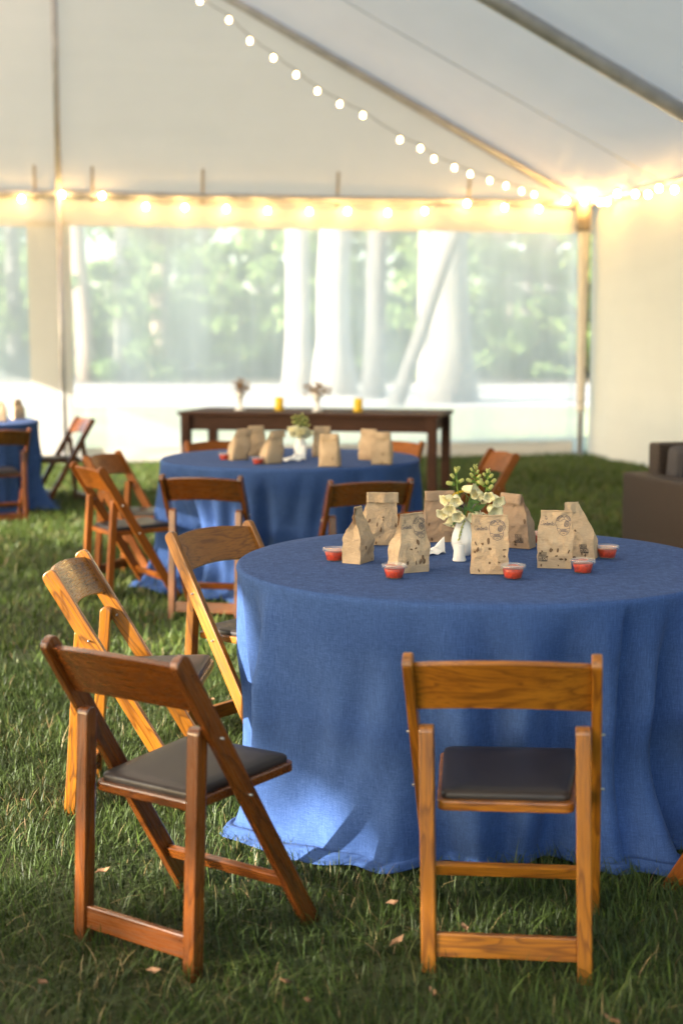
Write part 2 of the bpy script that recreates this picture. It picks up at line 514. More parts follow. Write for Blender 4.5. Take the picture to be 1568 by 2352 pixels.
def grass(name, n, y0, y1, margin, h0, h1, w, segs, shift, label):
    ys = np.sqrt(rng.random(n) * (y1 ** 2 - y0 ** 2) + y0 ** 2)
    xs = (rng.random(n) * 2 - 1) * (0.27 * ys + margin)
    keep = np.ones(n, bool)
    for t_ in (T1, T2, T3):
        keep &= (xs - t_.x) ** 2 + (ys - t_.y) ** 2 > 0.60 ** 2
    wl = (xs - CORNER.x) * math.sin(TA) - (ys - CORNER.y) * math.cos(TA)
    keep &= wl > -0.25
    xs, ys = xs[keep], ys[keep]
    n = len(xs)
    cl = np.sin(xs * 5.1 + 1.3 * np.sin(ys * 3.7)) * np.sin(ys * 4.3 + 1.7 * np.sin(xs * 2.9)) * 0.5 + np.sin(xs * 13 + ys * 9) * np.sin(ys * 15 - xs * 7) * 0.3
    h = (h0 + (h1 - h0) * rng.random(n) ** 1.6) * (1 + 0.35 * cl)
    tall = rng.random(n) < 0.03
    h = np.where(tall, h * 1.5, h)
    az = rng.random(n) * 2 * np.pi
    # neighbours lean alike
    az = az * 0.85 + (np.sin(xs * 2.3 + ys) + np.cos(ys * 1.9 - xs)) * 1.2
    lean = 0.25 + 1.5 * rng.random(n) ** 1.6
    ww = w * (0.6 + 0.8 * rng.random(n))
    dx, dy = np.cos(az), np.sin(az)
    tw = az + np.pi / 2 + (rng.random(n) - 0.5) * 1.5
    px, py = np.cos(tw), np.sin(tw)
    rows = []
    for k in range(segs + 1):
        tt = k / segs
        out = h * lean * tt ** 1.8
        z = h * (tt - 0.28 * lean * tt ** 2.2)
        wk = ww * (1 - tt ** 2) * 0.5
        c = np.stack([xs + dx * out, ys + dy * out, z - 0.012], 1)
        if k < segs:
            off = np.stack([px * wk, py * wk, np.zeros(n)], 1)
            rows += [c - off, c + off]
        else:
            rows.append(c)
    nvb = 2 * segs + 1
    V = np.stack(rows, 1).reshape(-1, 3)
    base = np.arange(n)[:, None] * nvb
    tri = []
    for k in range(segs - 1):
        a = 2 * k
        tri += [(a, a + 1, a + 3), (a, a + 3, a + 2)]
    tri.append((2 * segs - 2, 2 * segs - 1, 2 * segs))
    F = np.concatenate([base + np.array(t_)[None, :] for t_ in tri], 0)
    tint = np.clip(shift + 0.17 * rng.standard_normal(n) + 0.18 * cl, 0, 0.86)
    brown = 0.5 + 0.5 * np.sin(xs * 3.1 + 2.0 * np.sin(ys * 2.2 + xs)) * np.sin(ys * 3.9 + 1.2 * np.sin(xs * 4.1))
    tint = np.where(rng.random(n) < 0.02 + 0.13 * brown ** 3, 0.9 + 0.1 * rng.random(n), tint)
    o = link(name, np_tris(name, V, F, np.repeat(tint, nvb)), None, 'grass_blade')
    tag(o, label, 'grass', kind='stuff')
    return o
grass('grass', 150000, 1.9, 6.2, 1.0, 0.030, 0.080, 0.0036, 3, 0.36, 'tangled dark green grass under the nearest chairs and table')
grass('grass', 190000, 6.2, 18.9, 1.0, 0.04, 0.085, 0.009, 2, 0.66, 'short green grass towards the clear wall, tinted lighter for window light')  # light from the clear wall is put into the lighter blade tint

# fallen leaves and straw on the grass
for i in range(26):
    y = 2.6 + 3.2 * random.random(); x = (random.random() * 2 - 1) * 0.25 * y
    if (Vector((x, y, 0)) - T1).length < 0.95: continue
    mb = MB(); s = 0.012 + 0.014 * random.random()
    pts = [(-s, 0, 0), (-.4 * s, .45 * s, .004), (.5 * s, .4 * s, 0.002), (s, 0, .006), (.4 * s, -.5 * s, 0), (-.5 * s, -.4 * s, .005), (0, 0, -.004)]
    mb.add(pts, [(0, 1, 6), (1, 2, 6), (2, 3, 6), (3, 4, 6), (4, 5, 6), (5, 0, 6)])
    o = mb.build('fallen_leaf', 'leaf_litter')
    o.location = (x, y, 0.035 + 0.02 * random.random()); o.rotation_euler = (random.uniform(-.5, .5), random.uniform(-.5, .5), random.random() * 6)
    tag(o, 'small curled brown dead leaf lying in the grass', 'leaf', 'dead leaves in the grass')

# ------------------------------------------------------------------ tent
EAVE = on_Y(1336, 464, CORNER.y).z
BAY = 6.55; RQ, RS, RZ_ = 6.34, 0.29, EAVE + 3.19
tent_o = thing('tent', (CORNER.x, CORNER.y, 0), 0, 'large white frame tent with canvas roof, metal poles and clear window walls', 'tent')
TI = Matrix.Translation(-Vector((CORNER.x, CORNER.y, 0)))
def tbuild(mb, name, mat, smooth=False, bev=0):
    o = link(name, mb.mesh(name, bev, smooth), tent_o, mat); o.data.transform(TI); return o
SMAX = 22.5
def quadgrid(p00, p10, p11, p01, nu, nv, disp=None):
    vs = []
    for j in range(nv + 1):
        for i in range(nu + 1):
            u, v_ = i / nu, j / nv
            p = (p00 * (1 - u) + p10 * u) * (1 - v_) + (p01 * (1 - u) + p11 * u) * v_
            if disp: p = p + disp(u, v_)
            vs.append(p)
    fs = [(j * (nu + 1) + i, j * (nu + 1) + i + 1, (j + 1) * (nu + 1) + i + 1, (j + 1) * (nu + 1) + i) for j in range(nv) for i in range(nu)]
    return MB().add(vs, fs)
sag = lambda a: (lambda u, v_: Vector((0, 0, -math.sin(math.pi * u) * math.sin(math.pi * v_) * (a - 0.03 * mnoise.noise((u * 5, v_ * 5, a * 90))))))
A0 = tent(0, 0, EAVE); A1 = tent(2 * RQ, 0, EAVE); RE = tent(RQ, RS, RZ_)
mid = tent(RQ, 0, EAVE)
tbuild(quadgrid(A0, mid, RE, RE, 24, 16, sag(0.03)), 'gable_panel', 'gable_canvas', True)
tbuild(quadgrid(mid, A1, RE, RE, 24, 16, sag(0.03)), 'gable_panel', 'gable_canvas', True)
svals = [0, 4.6, 9.2, 13.8, SMAX]
for i in range(4):
    s0, s1 = svals[i], svals[i + 1]
    r0, r1 = max(s0, RS), s1
    tbuild(quadgrid(tent(0, s0, EAVE), tent(0, s1, EAVE), tent(RQ, r1, RZ_), tent(RQ, r0, RZ_), 16, 24, sag(0.07)), 'roof_panel', 'roof_canvas', True)
    tbuild(quadgrid(tent(2 * RQ, s0, EAVE), tent(2 * RQ, s1, EAVE), tent(RQ, r1, RZ_), tent(RQ, r0, RZ_), 16, 24, sag(0.07)), 'roof_panel', 'roof_canvas', True)
dn = Vector((0, 0, -0.075))
def pole(name, a, b, r, mat='pole_metal'):
    return tbuild(MB().tube([a, b], r, 14), name, mat, True)
inw = tent(0, 0.06, 0) - tent(0, 0, 0)
pole('gable_rafter', A0 + inw + dn, RE + inw + dn, 0.052)
pole('gable_rafter', A1 + inw + dn, RE + inw + dn, 0.052)
pole('gable_post', mid + inw * 1.4, RE + inw * 1.4 + dn, 0.036)
for s_ in (4.6, 9.2, 13.8):
    top = tent(RQ, max(s_, RS), RZ_)
    pole('rafter', tent(0, s_, EAVE) + dn * 1.3, top + dn * 1.5, 0.072)
    pole('rafter', tent(2 * RQ, s_, EAVE) + dn * 1.3, top + dn * 1.5, 0.072)
for s_ in (2.5,):
    tbuild(MB().tube([tent(0.1, s_, EAVE - .06), tent(RQ / 2, s_ + .1, (EAVE + RZ_) / 2 - .16), tent(RQ, s_ + .2, RZ_ - .12)], 0.0045, 6), 'roof_cable', 'pole_metal', True)
pole('ridge_pole', RE + dn, tent(RQ, SMAX, RZ_) + dn, 0.036)
e = Vector((0, 0, -0.03))
pole('eave_pole', tent(-0.02, 0.05, EAVE) + e, tent(2 * RQ, 0.05, EAVE) + e, 0.045)
pole('eave_pole', tent(0.05, 0.08, EAVE) + e, tent(0.05, SMAX, EAVE) + e, 0.034)
pole('eave_pole', tent(2 * RQ, 0.08, EAVE) + e, tent(2 * RQ, SMAX, EAVE) + e, 0.034)
# posts
def post(q, s, split=None):
    base = tent(q, s, -0.02); top = tent(q, s, EAVE - 0.05)
    pole('post', base, top, 0.034)
    tbuild(MB().box(tent(q, s, 0.0), (0.16, 0.16, 0.012)), 'foot_plate', 'pole_metal')
post(0.10, 0.10); post(RQ, 0.10); post(2 * RQ, 0.1)
for s_ in (4.6, 9.2, 13.8, SMAX): post(2 * RQ, s_)
for s_ in (4.6, 9.2, 13.8): post(0.10, s_)
# canvas sleeve round the corner post, open at the foot
tbuild(MB().tube([tent(0.10, 0.10, 0.55), tent(0.10, 0.10, 1.6), tent(0.10, 0.10, EAVE - 0.28)], [0.055, 0.062, 0.075], 14, False), 'post_sleeve', 'band_canvas', True)
tbuild(MB().tube([tent(0.11, 0.11, EAVE - 0.36), tent(0.11, 0.11, EAVE - 0.02)], [0.085, 0.10], 10), 'corner_fitting', 'strap_web', True)
# back wall: canvas band on top, clear windows, hem
BAND = EAVE - on_Y(700, 523, CORNER.y - 0.9).z
def vmesh(q0, q1, z0, z1, s=-0.02, amp=0.02, nu=30, nv=8):
    return quadgrid(tent(q0, s, z0), tent(q1, s, z0), tent(q1, s, z1), tent(q0, s, z1), nu, nv,
                    lambda u, v_: Vector((-math.sin(TA), math.cos(TA), 0)) * amp * mnoise.noise((u * (q1 - q0) * 2.2, v_ * 1.4, q0)))
tbuild(vmesh(-0.05, RQ, EAVE - BAND, EAVE, 0.0), 'valance', 'band_canvas', True)
tbuild(vmesh(RQ + 0.01, 2 * RQ, EAVE - BAND - 0.02, EAVE, 0.0), 'valance', 'band_canvas', True)
tbuild(vmesh(0.16, RQ - 0.06, 0.16, EAVE - BAND + 0.03, -0.015), 'window_panel', 'clear_vinyl', True)
tbuild(vmesh(RQ + 0.34, 2 * RQ, 0.16, EAVE - BAND + 0.01, -0.015), 'window_panel', 'clear_vinyl', True)
tbuild(vmesh(0.16, RQ - 0.05, 0.0, 0.18, 0.0, 0.03), 'wall_hem', 'band_canvas', True)
tbuild(vmesh(RQ + 0.30, 2 * RQ, 0.0, 0.18, 0.0, 0.03), 'wall_hem', 'band_canvas', True)
tbuild(vmesh(RQ + 0.035, RQ + 0.36, 0.02, EAVE - BAND + 0.05, 0.01, 0.03, 10, 30), 'wall_border', 'band_canvas', True)
tbuild(vmesh(RQ - 0.12, RQ + 0.03, 0.02, EAVE - BAND + 0.05, 0.0, 0.03, 6, 30), 'wall_border', 'band_canvas', True)
tbuild(vmesh(0.0, 0.22, 0.02, EAVE - BAND + 0.05, 0.0, 0.03, 6, 30), 'wall_border', 'clear_vinyl', True)
# right wall: solid canvas with gentle folds
def rw(u, v_):
    s_ = u * 14.9
    a = 0.045 * math.sin(s_ * 4.2 + 1.1 * math.sin(s_ * 1.3)) * (1 - 0.75 * v_) + 0.05 * mnoise.noise((s_ * 1.2, v_ * 1.1, 4)) * (1 - v_)
    return Vector((math.cos(TA), math.sin(TA), 0)) * (a + 0.04)
tbuild(quadgrid(tent(0, 0.0, 0.01), tent(0, 14.9, 0.01), tent(0, 14.9, EAVE), tent(0, 0.0, EAVE), 160, 16, rw), 'sidewall_panel', 'wall_canvas', True)
# webbing ties under the eave
for dx in (80, 213, 465, 775, 1075):
    p = on_Y(dx, 385, CORNER.y - 1.0)
    lo = on_Y(dx, 450, CORNER.y)
    q = None
    # a strap from the eave pole a little way up the roof slope
    best = min((k * 0.01 for k in range(1000)), key=lambda qq: abs((tent(qq, 0.05, 1).x / tent(qq, 0.05, 1).y) - (ray(dx, 450).x / ray(dx, 450).y)))
    a, b = tent(best, 0.02, EAVE - 0.10), tent(best, 0.10, EAVE + 0.28)
    tbuild(MB().tube([a, (a + b) / 2 + Vector((0, 0, -0.03)), b], 0.017, 6), 'tie_strap', 'strap_web', True)

# ------------------------------------------------------------------ string lights
def string_lights(pix, planef, label, glow='bulb_glow', bm=None):
    pts = [planef(dx, dy) for dx, dy in pix]
    base = pts[0].copy()
    root = thing('string_lights', base, 0, label, 'string lights', 'string lights under the tent roof')
    cab = []
    for i, p in enumerate(pts):
        up = p + Vector((0, 0, 0.055)) - base
        cab.append(up)
        if i < len(pts) - 1:
            m_ = (p + pts[i + 1]) / 2 + Vector((0, 0, 0.055)) - base
            cab.append(m_ + Vector((0, 0, -0.015)))
    MB().tube(cab, 0.005, 5).build('cable', 'cable_white', root, smooth=True)
    for p in pts:
        q = p - base
        link('bulb', bm or BULB, root, glow).location = q
        link('socket', SOCK, root, 'cable_white').location = q
    return root
BULB = MB().lathe([(0.0005, -0.030), (0.014, -0.026), (0.023, -0.016), (0.027, -0.002), (0.025, 0.012), (0.016, 0.024), (0.011, 0.03)], 12).mesh('bulb', smooth=True)
SMALL = MB().lathe([(0.0005, -0.022), (0.011, -0.019), (0.018, -0.010), (0.020, 0.0), (0.018, 0.012), (0.013, 0.024), (0.011, 0.03)], 12).mesh('bulb', smooth=True)
SOCK = MB().lathe([(0.0130, 0.0295), (0.0135, 0.052), (0.008, 0.058), (0.0005, 0.059)], 10).mesh('socket', smooth=True)
nb = Vector((math.sin(TA), -math.cos(TA), 0))       # back wall, facing in
nr = Vector((-math.cos(TA), -math.sin(TA), 0))      # right wall, facing in
def hit(dx, dy, p0, nrm):
    r = ray(dx, dy); o_ = Vector((0, 0, CAM_H))
    t_ = (p0 - o_).dot(nrm) / r.dot(nrm)
    return o_ + r * t_
string_lights([(-40, 462), (50, 457), (143, 447), (235, 450), (335, 475), (425, 477), (520, 480), (615, 484), (710, 486), (798, 485), (890, 489), (975, 485), (1072, 468), (1158, 477), (1237, 480), (1299, 461)],
              lambda a, b: hit(a, b, tent(0, 0.17, 0), nb), 'warm glowing bulbs strung along the eave above the clear window wall')
hp = (RE - A0); hp.z = 0
hn = Vector((-hp.y, hp.x, 0)).normalized()
string_lights([(459, 3), (526, 47), (574, 95), (628, 134), (680, 173), (729, 210), (780, 240), (833, 266), (918, 322), (965, 342), (996, 366), (1043, 386), (1079, 401), (1124, 416), (1161, 428), (1197, 440), (1226, 448)],
              lambda a, b: hit(a, b, tent(0, 1.5, 0), nb), 'warm glowing bulbs in a long sagging line beneath the diagonal gable rafter', 'bulb_soft', SMALL)
string_lights([(1330, 455), (1337, 440), (1346, 450), (1340, 462), (1352, 427), (1362, 446), (1378, 465), (1393, 464), (1417, 445), (1458, 446), (1487, 447), (1512, 433), (1548, 436), (1590, 424), (1640, 418)],
              lambda a, b: hit(a, b, tent(0.16, 0, 0), nr), 'warm glowing bulbs strung along the eave above the solid cream side wall')

# ------------------------------------------------------------------ woods outside
def leaves(n, centres, radii, size, seed):
    g = np.random.default_rng(seed)
    c = np.array(centres); k = g.integers(0, len(c), n)
    d = g.standard_normal((n, 3)); d /= np.linalg.norm(d, axis=1)[:, None]
    p = c[k] + d * (g.random(n)[:, None] ** 0.45) * np.array(radii)[k]
    a = g.standard_normal((n, 3)); a /= np.linalg.norm(a, axis=1)[:, None]
    b = np.cross(a, g.standard_normal((n, 3))); b /= np.linalg.norm(b, axis=1)[:, None]
    s = size * (0.6 + 0.8 * g.random(n))[:, None]
    V = np.stack([p - a * s, p + b * s * .5, p + a * s, p - b * s * .5], 1).reshape(-1, 3)
    F = np.arange(n * 4).reshape(n, 4)
    tint = np.clip(0.5 + 0.22 * g.standard_normal(n) + 0.25 * (g.random(len(c)) - .5)[k], 0, 1)
    return V, F, np.repeat(tint, 4)

def tree(loc, h, r0, r1, lean, matn, crown_c, crown_r, nleaf, size, label, seed, flare=1.35, group=None, kind='tree'):
    root = thing(kind, loc, 0, label, 'tree', group)
    g = random.Random(seed)
    pts, rad = [], []
    for i in range(11):
        t_ = i / 10
        pts.append((lean[0] * t_ * h + 0.05 * g.uniform(-1, 1) * (t_ > 0) * min(1, r0 * 2), lean[1] * t_ * h, -0.1 + t_ * h))
        rad.append((r0 + (r1 - r0) * t_) * (1 + (flare - 1) * max(0, 1 - t_ * h / 1.3) ** 2))
    mb = MB().tube(pts, rad, 12)
    for j in range(4):
        t_ = 0.55 + 0.1 * j
        b0 = Vector(pts[int(t_ * 10)]); a = g.random() * 6.28
        b1 = b0 + Vector((math.cos(a), math.sin(a), 0.5)) * h * 0.12
        mb.tube([b0, (b0 + b1) / 2 + Vector((0, 0, .1)), b1], [r1 * .7, r1 * .45, r1 * .2], 6)
    mb.build('trunk', matn, root, smooth=True)
    if nleaf:
        cs, rs = [], []
        for j in range(max(8, nleaf // 130)):
            a, b, c = g.gauss(0, .42), g.gauss(0, .42), g.uniform(-.5, .5)
            if seed >= 300:
                an, rr_ = g.random() * 6.283, .8 * math.sqrt(g.random()); a, b = rr_ * math.cos(an), rr_ * math.sin(an)
            cs.append((crown_c[0] + a * crown_r[0], crown_c[1] + b * crown_r[1], crown_c[2] + 2 * c * crown_r[2])); q = g.uniform(.16, .32)
            rs.append((crown_r[0] * q, crown_r[0] * q, crown_r[2] * q * .55))
        V, F, tn = leaves(nleaf, cs, rs, size, seed)
        link('crown', np_tris('crown', V, F, tn), root, 'forest_leaf')
    return root
def tx(dx, Y): return (dx - 784) / FPX * Y * 1.0
big = [  # picture x, distance, trunk radius at eye height, lean, bark, label
    (1028, 33, 0.50, (0.006, 0), 'dull_bark', 'massive pale tree trunk with flared base beyond the clear wall, behind the thin leaning trunk'),
    (768, 37, 0.46, (0.0, 0), 'pale_bark', 'broad bright trunk beside a slimmer twin beyond the clear wall'),
    (688, 38, 0.34, (-0.006, 0), 'pale_bark', 'slimmer bright twin trunk beside the broad bright trunk beyond the clear wall'),
    (856, 35, 0.27, (0.03, 0), 'grey_bark', 'straight grey tree trunk between the broad bright trunk and the thin leaning trunk'),
    (905, 31.5, 0.17, (0.34, 0), 'grey_bark', 'thin grey trunk leaning steeply across the massive pale trunk'),
    (975, 44, 0.22, (0, 0), 'pale_bark', 'slim pale trunk half hidden behind the massive flared trunk'),
]
for i, (dx, Y, r, ln, bk, lb) in enumerate(big):
    tree((tx(dx, Y), Y, 0), 15 if i != 4 else 9, r, r * .62, ln, bk, (ln[0] * 14, 0, 14), (3.2, 3.2, 2.6), 1500, 0.28, lb, 40 + i, 1.5 if i < 3 else 1.2, 'trees outside the clear tent wall')
slim = [(287, 50, .30, 0.0, 'pale_bark', 'slim pale trunk standing alone beyond the clear wall, behind the pole-side chairs'), (372, 52, .38, 0.0, 'brown_bark', 'pinkish brown trunk beside the slim lone pale trunk beyond the clear wall'),
        (205, 49, .34, -0.06, 'brown_bark', 'brown trunk leaning away from the slim lone pale trunk beyond the clear wall'), (40, 54, .3, 0, 'grey_bark', 'grey trunk seen through the clear wall above the table beside the tent post'),
        (470, 62, .26, 0.02, 'grey_bark', 'distant thin grey trunk between the pinkish trunk and the twin trunks'), (600, 58, .28, -0.02, 'grey_bark', 'distant grey trunk just beside the twin bright trunks'),
        (1140, 60, .3, 0, 'brown_bark', 'distant brown trunk just beside the massive flared trunk'), (1200, 54, .24, 0.03, 'grey_bark', 'thin distant trunk midway between the massive trunk and the corner post'), (1262, 56, .32, -0.02, 'grey_bark', 'distant grey trunk closest to the tent corner post')]
for i, (dx, Y, r, ln, bk, lb) in enumerate(slim):
    tree((tx(dx, Y), Y, 0), 14, r, r * .6, (ln, 0), bk, (0, 0, 11.5), (3, 3, 3.5), 1500, 0.30, lb, 70 + i, 1.2, 'trees outside the clear tent wall')
under = [(-14.5, 52), (-10.8, 56), (-7.6, 50), (-4.6, 55), (-1.8, 51), (1.2, 57), (3.4, 50), (6.2, 53), (9.2, 51), (12.5, 56)]
words = ['dense', 'tall', 'wide', 'sparse', 'light green', 'dark', 'drooping', 'yellow-green', 'bushy', 'far']
for i, (x, Y) in enumerate(under):
    g = random.Random(i)
    hh = g.uniform(2.4, 3.4)
    tree((x, Y, 0), hh * 2, .07, .03, (0, 0), 'brown_bark', (0, 0, hh), (2.4, 2.4, hh * .95), 4200, 0.16, 'leafy understory sapling in the woods beyond the clear wall', 200 + i, 1.1, 'understory saplings in the woods')
for (px_, py_, cr_, nl_, sd_, lb_) in [(-11.95, -4.6, (2.5, 2.5, 2.6), 16000, 301, 'dense unseen tree added outside the tent to screen the sun'), (-14.9, 1.2, (2.7, 2.7, 2.8), 4600, 302, 'second unseen tree added further along the tent to screen the sun'), (-13.0, -2.0, (1.5, 1.5, 2.2), 600, 303, 'thin-leaved unseen tree added between the two to dapple the sun')]:  # unseen trees, added to break the sun into dapples and shade the cloth
    tree((px_, py_, 0), 8 if sd_ == 303 else 9, .17 if sd_ < 303 else .05, .07 if sd_ < 303 else .02, (0, 0), 'brown_bark', (0, 0, 5.3), cr_, nl_, 0.12, lb_, sd_, 1.3, 'unseen trees added to dapple the sun')
cs, rs = [], []
g = random.Random(5)
for i in range(420):
    cs.append((g.uniform(-34, 30), g.uniform(60, 78), g.uniform(0.2, 15))); q = g.uniform(1.0, 2.3); rs.append((q, q, q * .7))
for i in range(170):
    cs.append((g.uniform(-26, 22), g.uniform(53, 63), g.uniform(0.2, 2.6))); q = g.uniform(.8, 1.6); rs.append((q, q, q * .7))
V, F, tn = leaves(90000, cs, rs, 0.28, 9)
tag(link('woodland', np_tris('woodland', V, F, tn), None, 'forest_leaf'), 'green mass of woodland foliage far behind the tree trunks', 'woods', kind='stuff')

# ------------------------------------------------------------------ folding chairs
CH = {}
def rounded_bar(L, w, th, rr, both=False, n=6):
    """flat bar along x, width w in y, thickness th in z, its +x end rounded"""
    o = []
    x1, h = L / 2, w / 2
    o += [(-x1, -h)]
    for k in range(n + 1):
        a = -math.pi / 2 + math.pi / 2 * k / n; o.append((x1 - rr + rr * math.cos(a), -h + rr + rr * math.sin(a)))
    for k in range(n + 1):
        a = math.pi / 2 * k / n; o.append((x1 - rr + rr * math.cos(a), h - rr + rr * math.sin(a)))
    o += [(-x1, h)]
    return MB().prism(o, th)
def rrect(x0, x1, y0, y1, r, n=5):
    o = []
    for cx, cy, a0 in ((x1 - r, y0 + r, -90), (x1 - r, y1 - r, 0), (x0 + r, y1 - r, 90), (x0 + r, y0 + r, 180)):
        for k in range(n + 1):
            a = R(a0 + 90 * k / n); o.append((cx + r * math.cos(a), cy + r * math.sin(a)))
    return o
A_T, A_F = (-0.280, 0.768), (0.180, -0.005)     # side view: top and foot of the long uprights (y, z)
B_T, B_F = (-0.188, 0.588), (-0.235, -0.005)
AX, BX, SZ = 0.207, 0.177, 0.402
def a_at(z):
    k = (z - A_F[1]) / (A_T[1] - A_F[1]); return A_F[0] + (A_T[0] - A_F[0]) * k
def b_at(z):
    k = (z - B_F[1]) / (B_T[1] - B_F[1]); return B_F[0] + (B_T[0] - B_F[0]) * k
def chair_meshes(w):
    d = {}
    LA = math.hypot(A_T[0] - A_F[0], A_T[1] - A_F[1]); LB = math.hypot(B_T[0] - B_F[0], B_T[1] - B_F[1])
    d['A'] = rounded_bar(LA, 0.048, 0.023, 0.021).mesh('upright', 0.0035)
    d['B'] = rounded_bar(LB, 0.036, 0.034, 0.017).mesh('rear_leg', 0.0035)
    d['S'] = MB().box((0, 0, 0), (2 * BX - 0.033, 0.055, 0.018)).mesh('rear_stretcher', 0.003)
    d['F'] = MB().box((0, 0, 0), (2 * AX - 0.022, 0.036, 0.018)).mesh('front_stretcher', 0.003)
    # curved back slat
    n, W = 16, 2 * AX - 0.021
    vs = []
    for side in (-1, 1):
        for j in range(5):
            for i in range(n + 1):
                u = i / n * 2 - 1
                arch = 0.030 * (1 - u * u)
                vs.append((u * W / 2, (-0.068 + 0.136 * j / 4) + arch, -0.024 * (1 - u * u) + side * 0.0075))
    N = (n + 1) * 5; fs = []
    for sd_ in (0, 1):
        for j in range(4):
            for i in range(n):
                a = sd_ * N + j * (n + 1) + i; fs.append((a, a + 1, a + n + 2, a + n + 1))
    ring = [i for i in range(n)] + [j * (n + 1) + n for j in range(4)] + [4 * (n + 1) + i for i in range(n, 0, -1)] + [j * (n + 1) for j in range(4, 0, -1)]
    for k in range(len(ring)):
        a, b = ring[k], ring[(k + 1) % len(ring)]; fs.append((a, b, N + b, N + a))
    d['slat'] = MB().add(vs, fs).mesh('back_slat', 0.002)
    sw = 2 * BX - 0.040
    trap = lambda x, y: (x * (1 + 0.13 * min(1, max(0, (y + 0.14) / 0.10))), y)
    d['seat'] = MB().prism([trap(*p) for p in rrect(-sw / 2, sw / 2, -0.182, 0.182, 0.022)], 0.024).mesh('seat_frame', 0.004)
    pd = MB(); rows = [(0.010, 0.0), (0.009, 0.010), (0.012, 0.016), (0.020, 0.0195), (0.05, 0.022), (0.10, 0.0225)]
    vs, fs = [], []
    for ins, z in rows:
        vs += [(*trap(x, y), z) for x, y in rrect(-sw / 2 + ins, sw / 2 - ins, -0.178 + ins, 0.182 - ins, 0.018, 5)]
    m_ = 24
    for i in range(len(rows) - 1):
        fs += [(i * m_ + k, i * m_ + (k + 1) % m_, (i + 1) * m_ + (k + 1) % m_, (i + 1) * m_ + k) for k in range(m_)]
    fs.append(tuple((len(rows) - 1) * m_ + k for k in range(m_)))
    d['pad'] = pd.add(vs, fs).mesh('seat_pad', smooth=True)
    d['bolt'] = MB().tube([(-0.024, 0, 0), (0.024, 0, 0)], 0.0032, 8).mesh('bolt', smooth=True)
    d['cap'] = MB().lathe([(0.0002, 0.0035), (0.004, 0.003), (0.006, 0.0)], 8).mesh('bolt', smooth=True)
    return d
def chair(x, y, face, w, label, group=None, sink=0.02, tilt=0):
    if w not in CH: CH[w] = chair_meshes(w)
    d = CH[w]
    rz = math.atan2(face[1], face[0]) - math.pi / 2
    root = thing('folding_chair', (x, y, -sink), rz, label, 'chair', group)
    if tilt: root.rotation_euler = (Matrix.Rotation(R(tilt), 3, 'Y') @ Matrix.Rotation(rz, 3, 'Z')).to_euler()
    for s_ in (-1, 1):
        link('upright', d['A'], root, w, frame((s_ * AX, *A_F), (s_ * AX, *A_T), (1, 0, 0)))
        link('rear_leg', d['B'], root, w, frame((s_ * BX, *B_F), (s_ * BX, *B_T), (1, 0, 0)))
        link('bolt', d['bolt'], root, 'bolt_metal', Matrix.Translation((s_ * (AX - .004), a_at(.56), .56)))
        link('bolt', d['bolt'], root, 'bolt_metal', Matrix.Translation((s_ * (AX - .004), a_at(SZ), SZ)))
    link('rear_stretcher', d['S'], root, w, frame((-.1, b_at(.078), .078), (.1, b_at(.078), .078), (0, -1, 0.08)))
    link('front_stretcher', d['F'], root, w, frame((-.1, a_at(.135), .135), (.1, a_at(.135), .135), (0, -.88, -.47)))
    ah = (A_T[0] - A_F[0], A_T[1] - A_F[1]); ln = math.hypot(*ah)
    up = Vector((0, ah[0] / ln, ah[1] / ln)); zc = 0.688
    xax = Vector((1, 0, 0)); nrm = xax.cross(up)
    m_ = Matrix((xax, up, -nrm if nrm.y < 0 else nrm)).transposed().to_4x4()
    m_ = Matrix((xax, up, xax.cross(up))).transposed().to_4x4()
    # the slat's hollow faces the sitter: its z axis must point forwards
    if (m_.to_3x3() @ Vector((0, 0, 1))).y < 0:
        m_ = Matrix((-xax, up, (-xax).cross(up))).transposed().to_4x4()
    m_.translation = Vector((0, a_at(zc), zc))
    link('back_slat', d['slat'], root, w, m_)
    st = link('seat_frame', d['seat'], root, w, Matrix.Translation((0, -0.015, SZ)) @ Matrix.Rotation(R(1.6), 4, 'X'))
    link('seat_pad', d['pad'], st, 'vinyl_pad', Matrix.Translation((0, 0, 0.0125)))
    return root
N1 = 'folding chairs round the tables'
c = lambda *a, **k: chair(*a, group=N1, **k)
c(0.414, 3.34, (0.155, 0.988), 'honey_wood', 'honey oak folding chair standing square to the foxglove table, whole back visible', tilt=-1.5)
c(-0.345, 3.39, (0.59, 0.81), 'red_wood', 'dark reddish-brown folding chair angled at the foxglove table, in front of the golden striped chair', tilt=-1.2)
c(-0.59, 4.40, (0.998, -0.05), 'gold_wood', 'golden folding chair with bold dark grain stripes, between the reddish and the cloth-tucked chairs')
c(-0.27, 5.06, (0.788, -0.615), 'honey_wood', 'honey brown folding chair tucked against the foxglove table with wavy grained back slat')
c(0.42, 5.50, (0.0, -1.0), 'amber_wood', 'folding chair across the foxglove table, only its back slat showing behind the paper bags')
c(1.145, 3.67, (-0.72, 0.69), 'amber_wood', 'folding chair of which only a front foot shows, beside the blue cloth corner')
G2 = 'the middle table'
c(-0.66, 7.47, (0.20, 0.98), 'red_wood', 'blurred dark brown folding chair with its back turned, next to the side-view chair')
c(0.07, 7.25, (-0.28, 0.96), 'red_wood', 'blurred folding chair before the middle table, right behind the three-bag cluster')
c(-1.165, 7.94, (0.86, 0.52), 'amber_wood', 'blurred orange-brown folding chair in side view at the middle table')
c(-1.19, 8.53, (0.95, -0.30), 'amber_wood', 'blurred folding chair facing over the middle table, behind the side-view chair')
c(0.74, 8.72, (-0.966, -0.26), 'amber_wood', 'blurred folding chair at the middle table nearest the wicker armchair')
c(-0.75, 9.48, (0.4, -0.92), 'amber_wood', 'folding chair between middle table and dark wooden table, under the dried flower goblet')
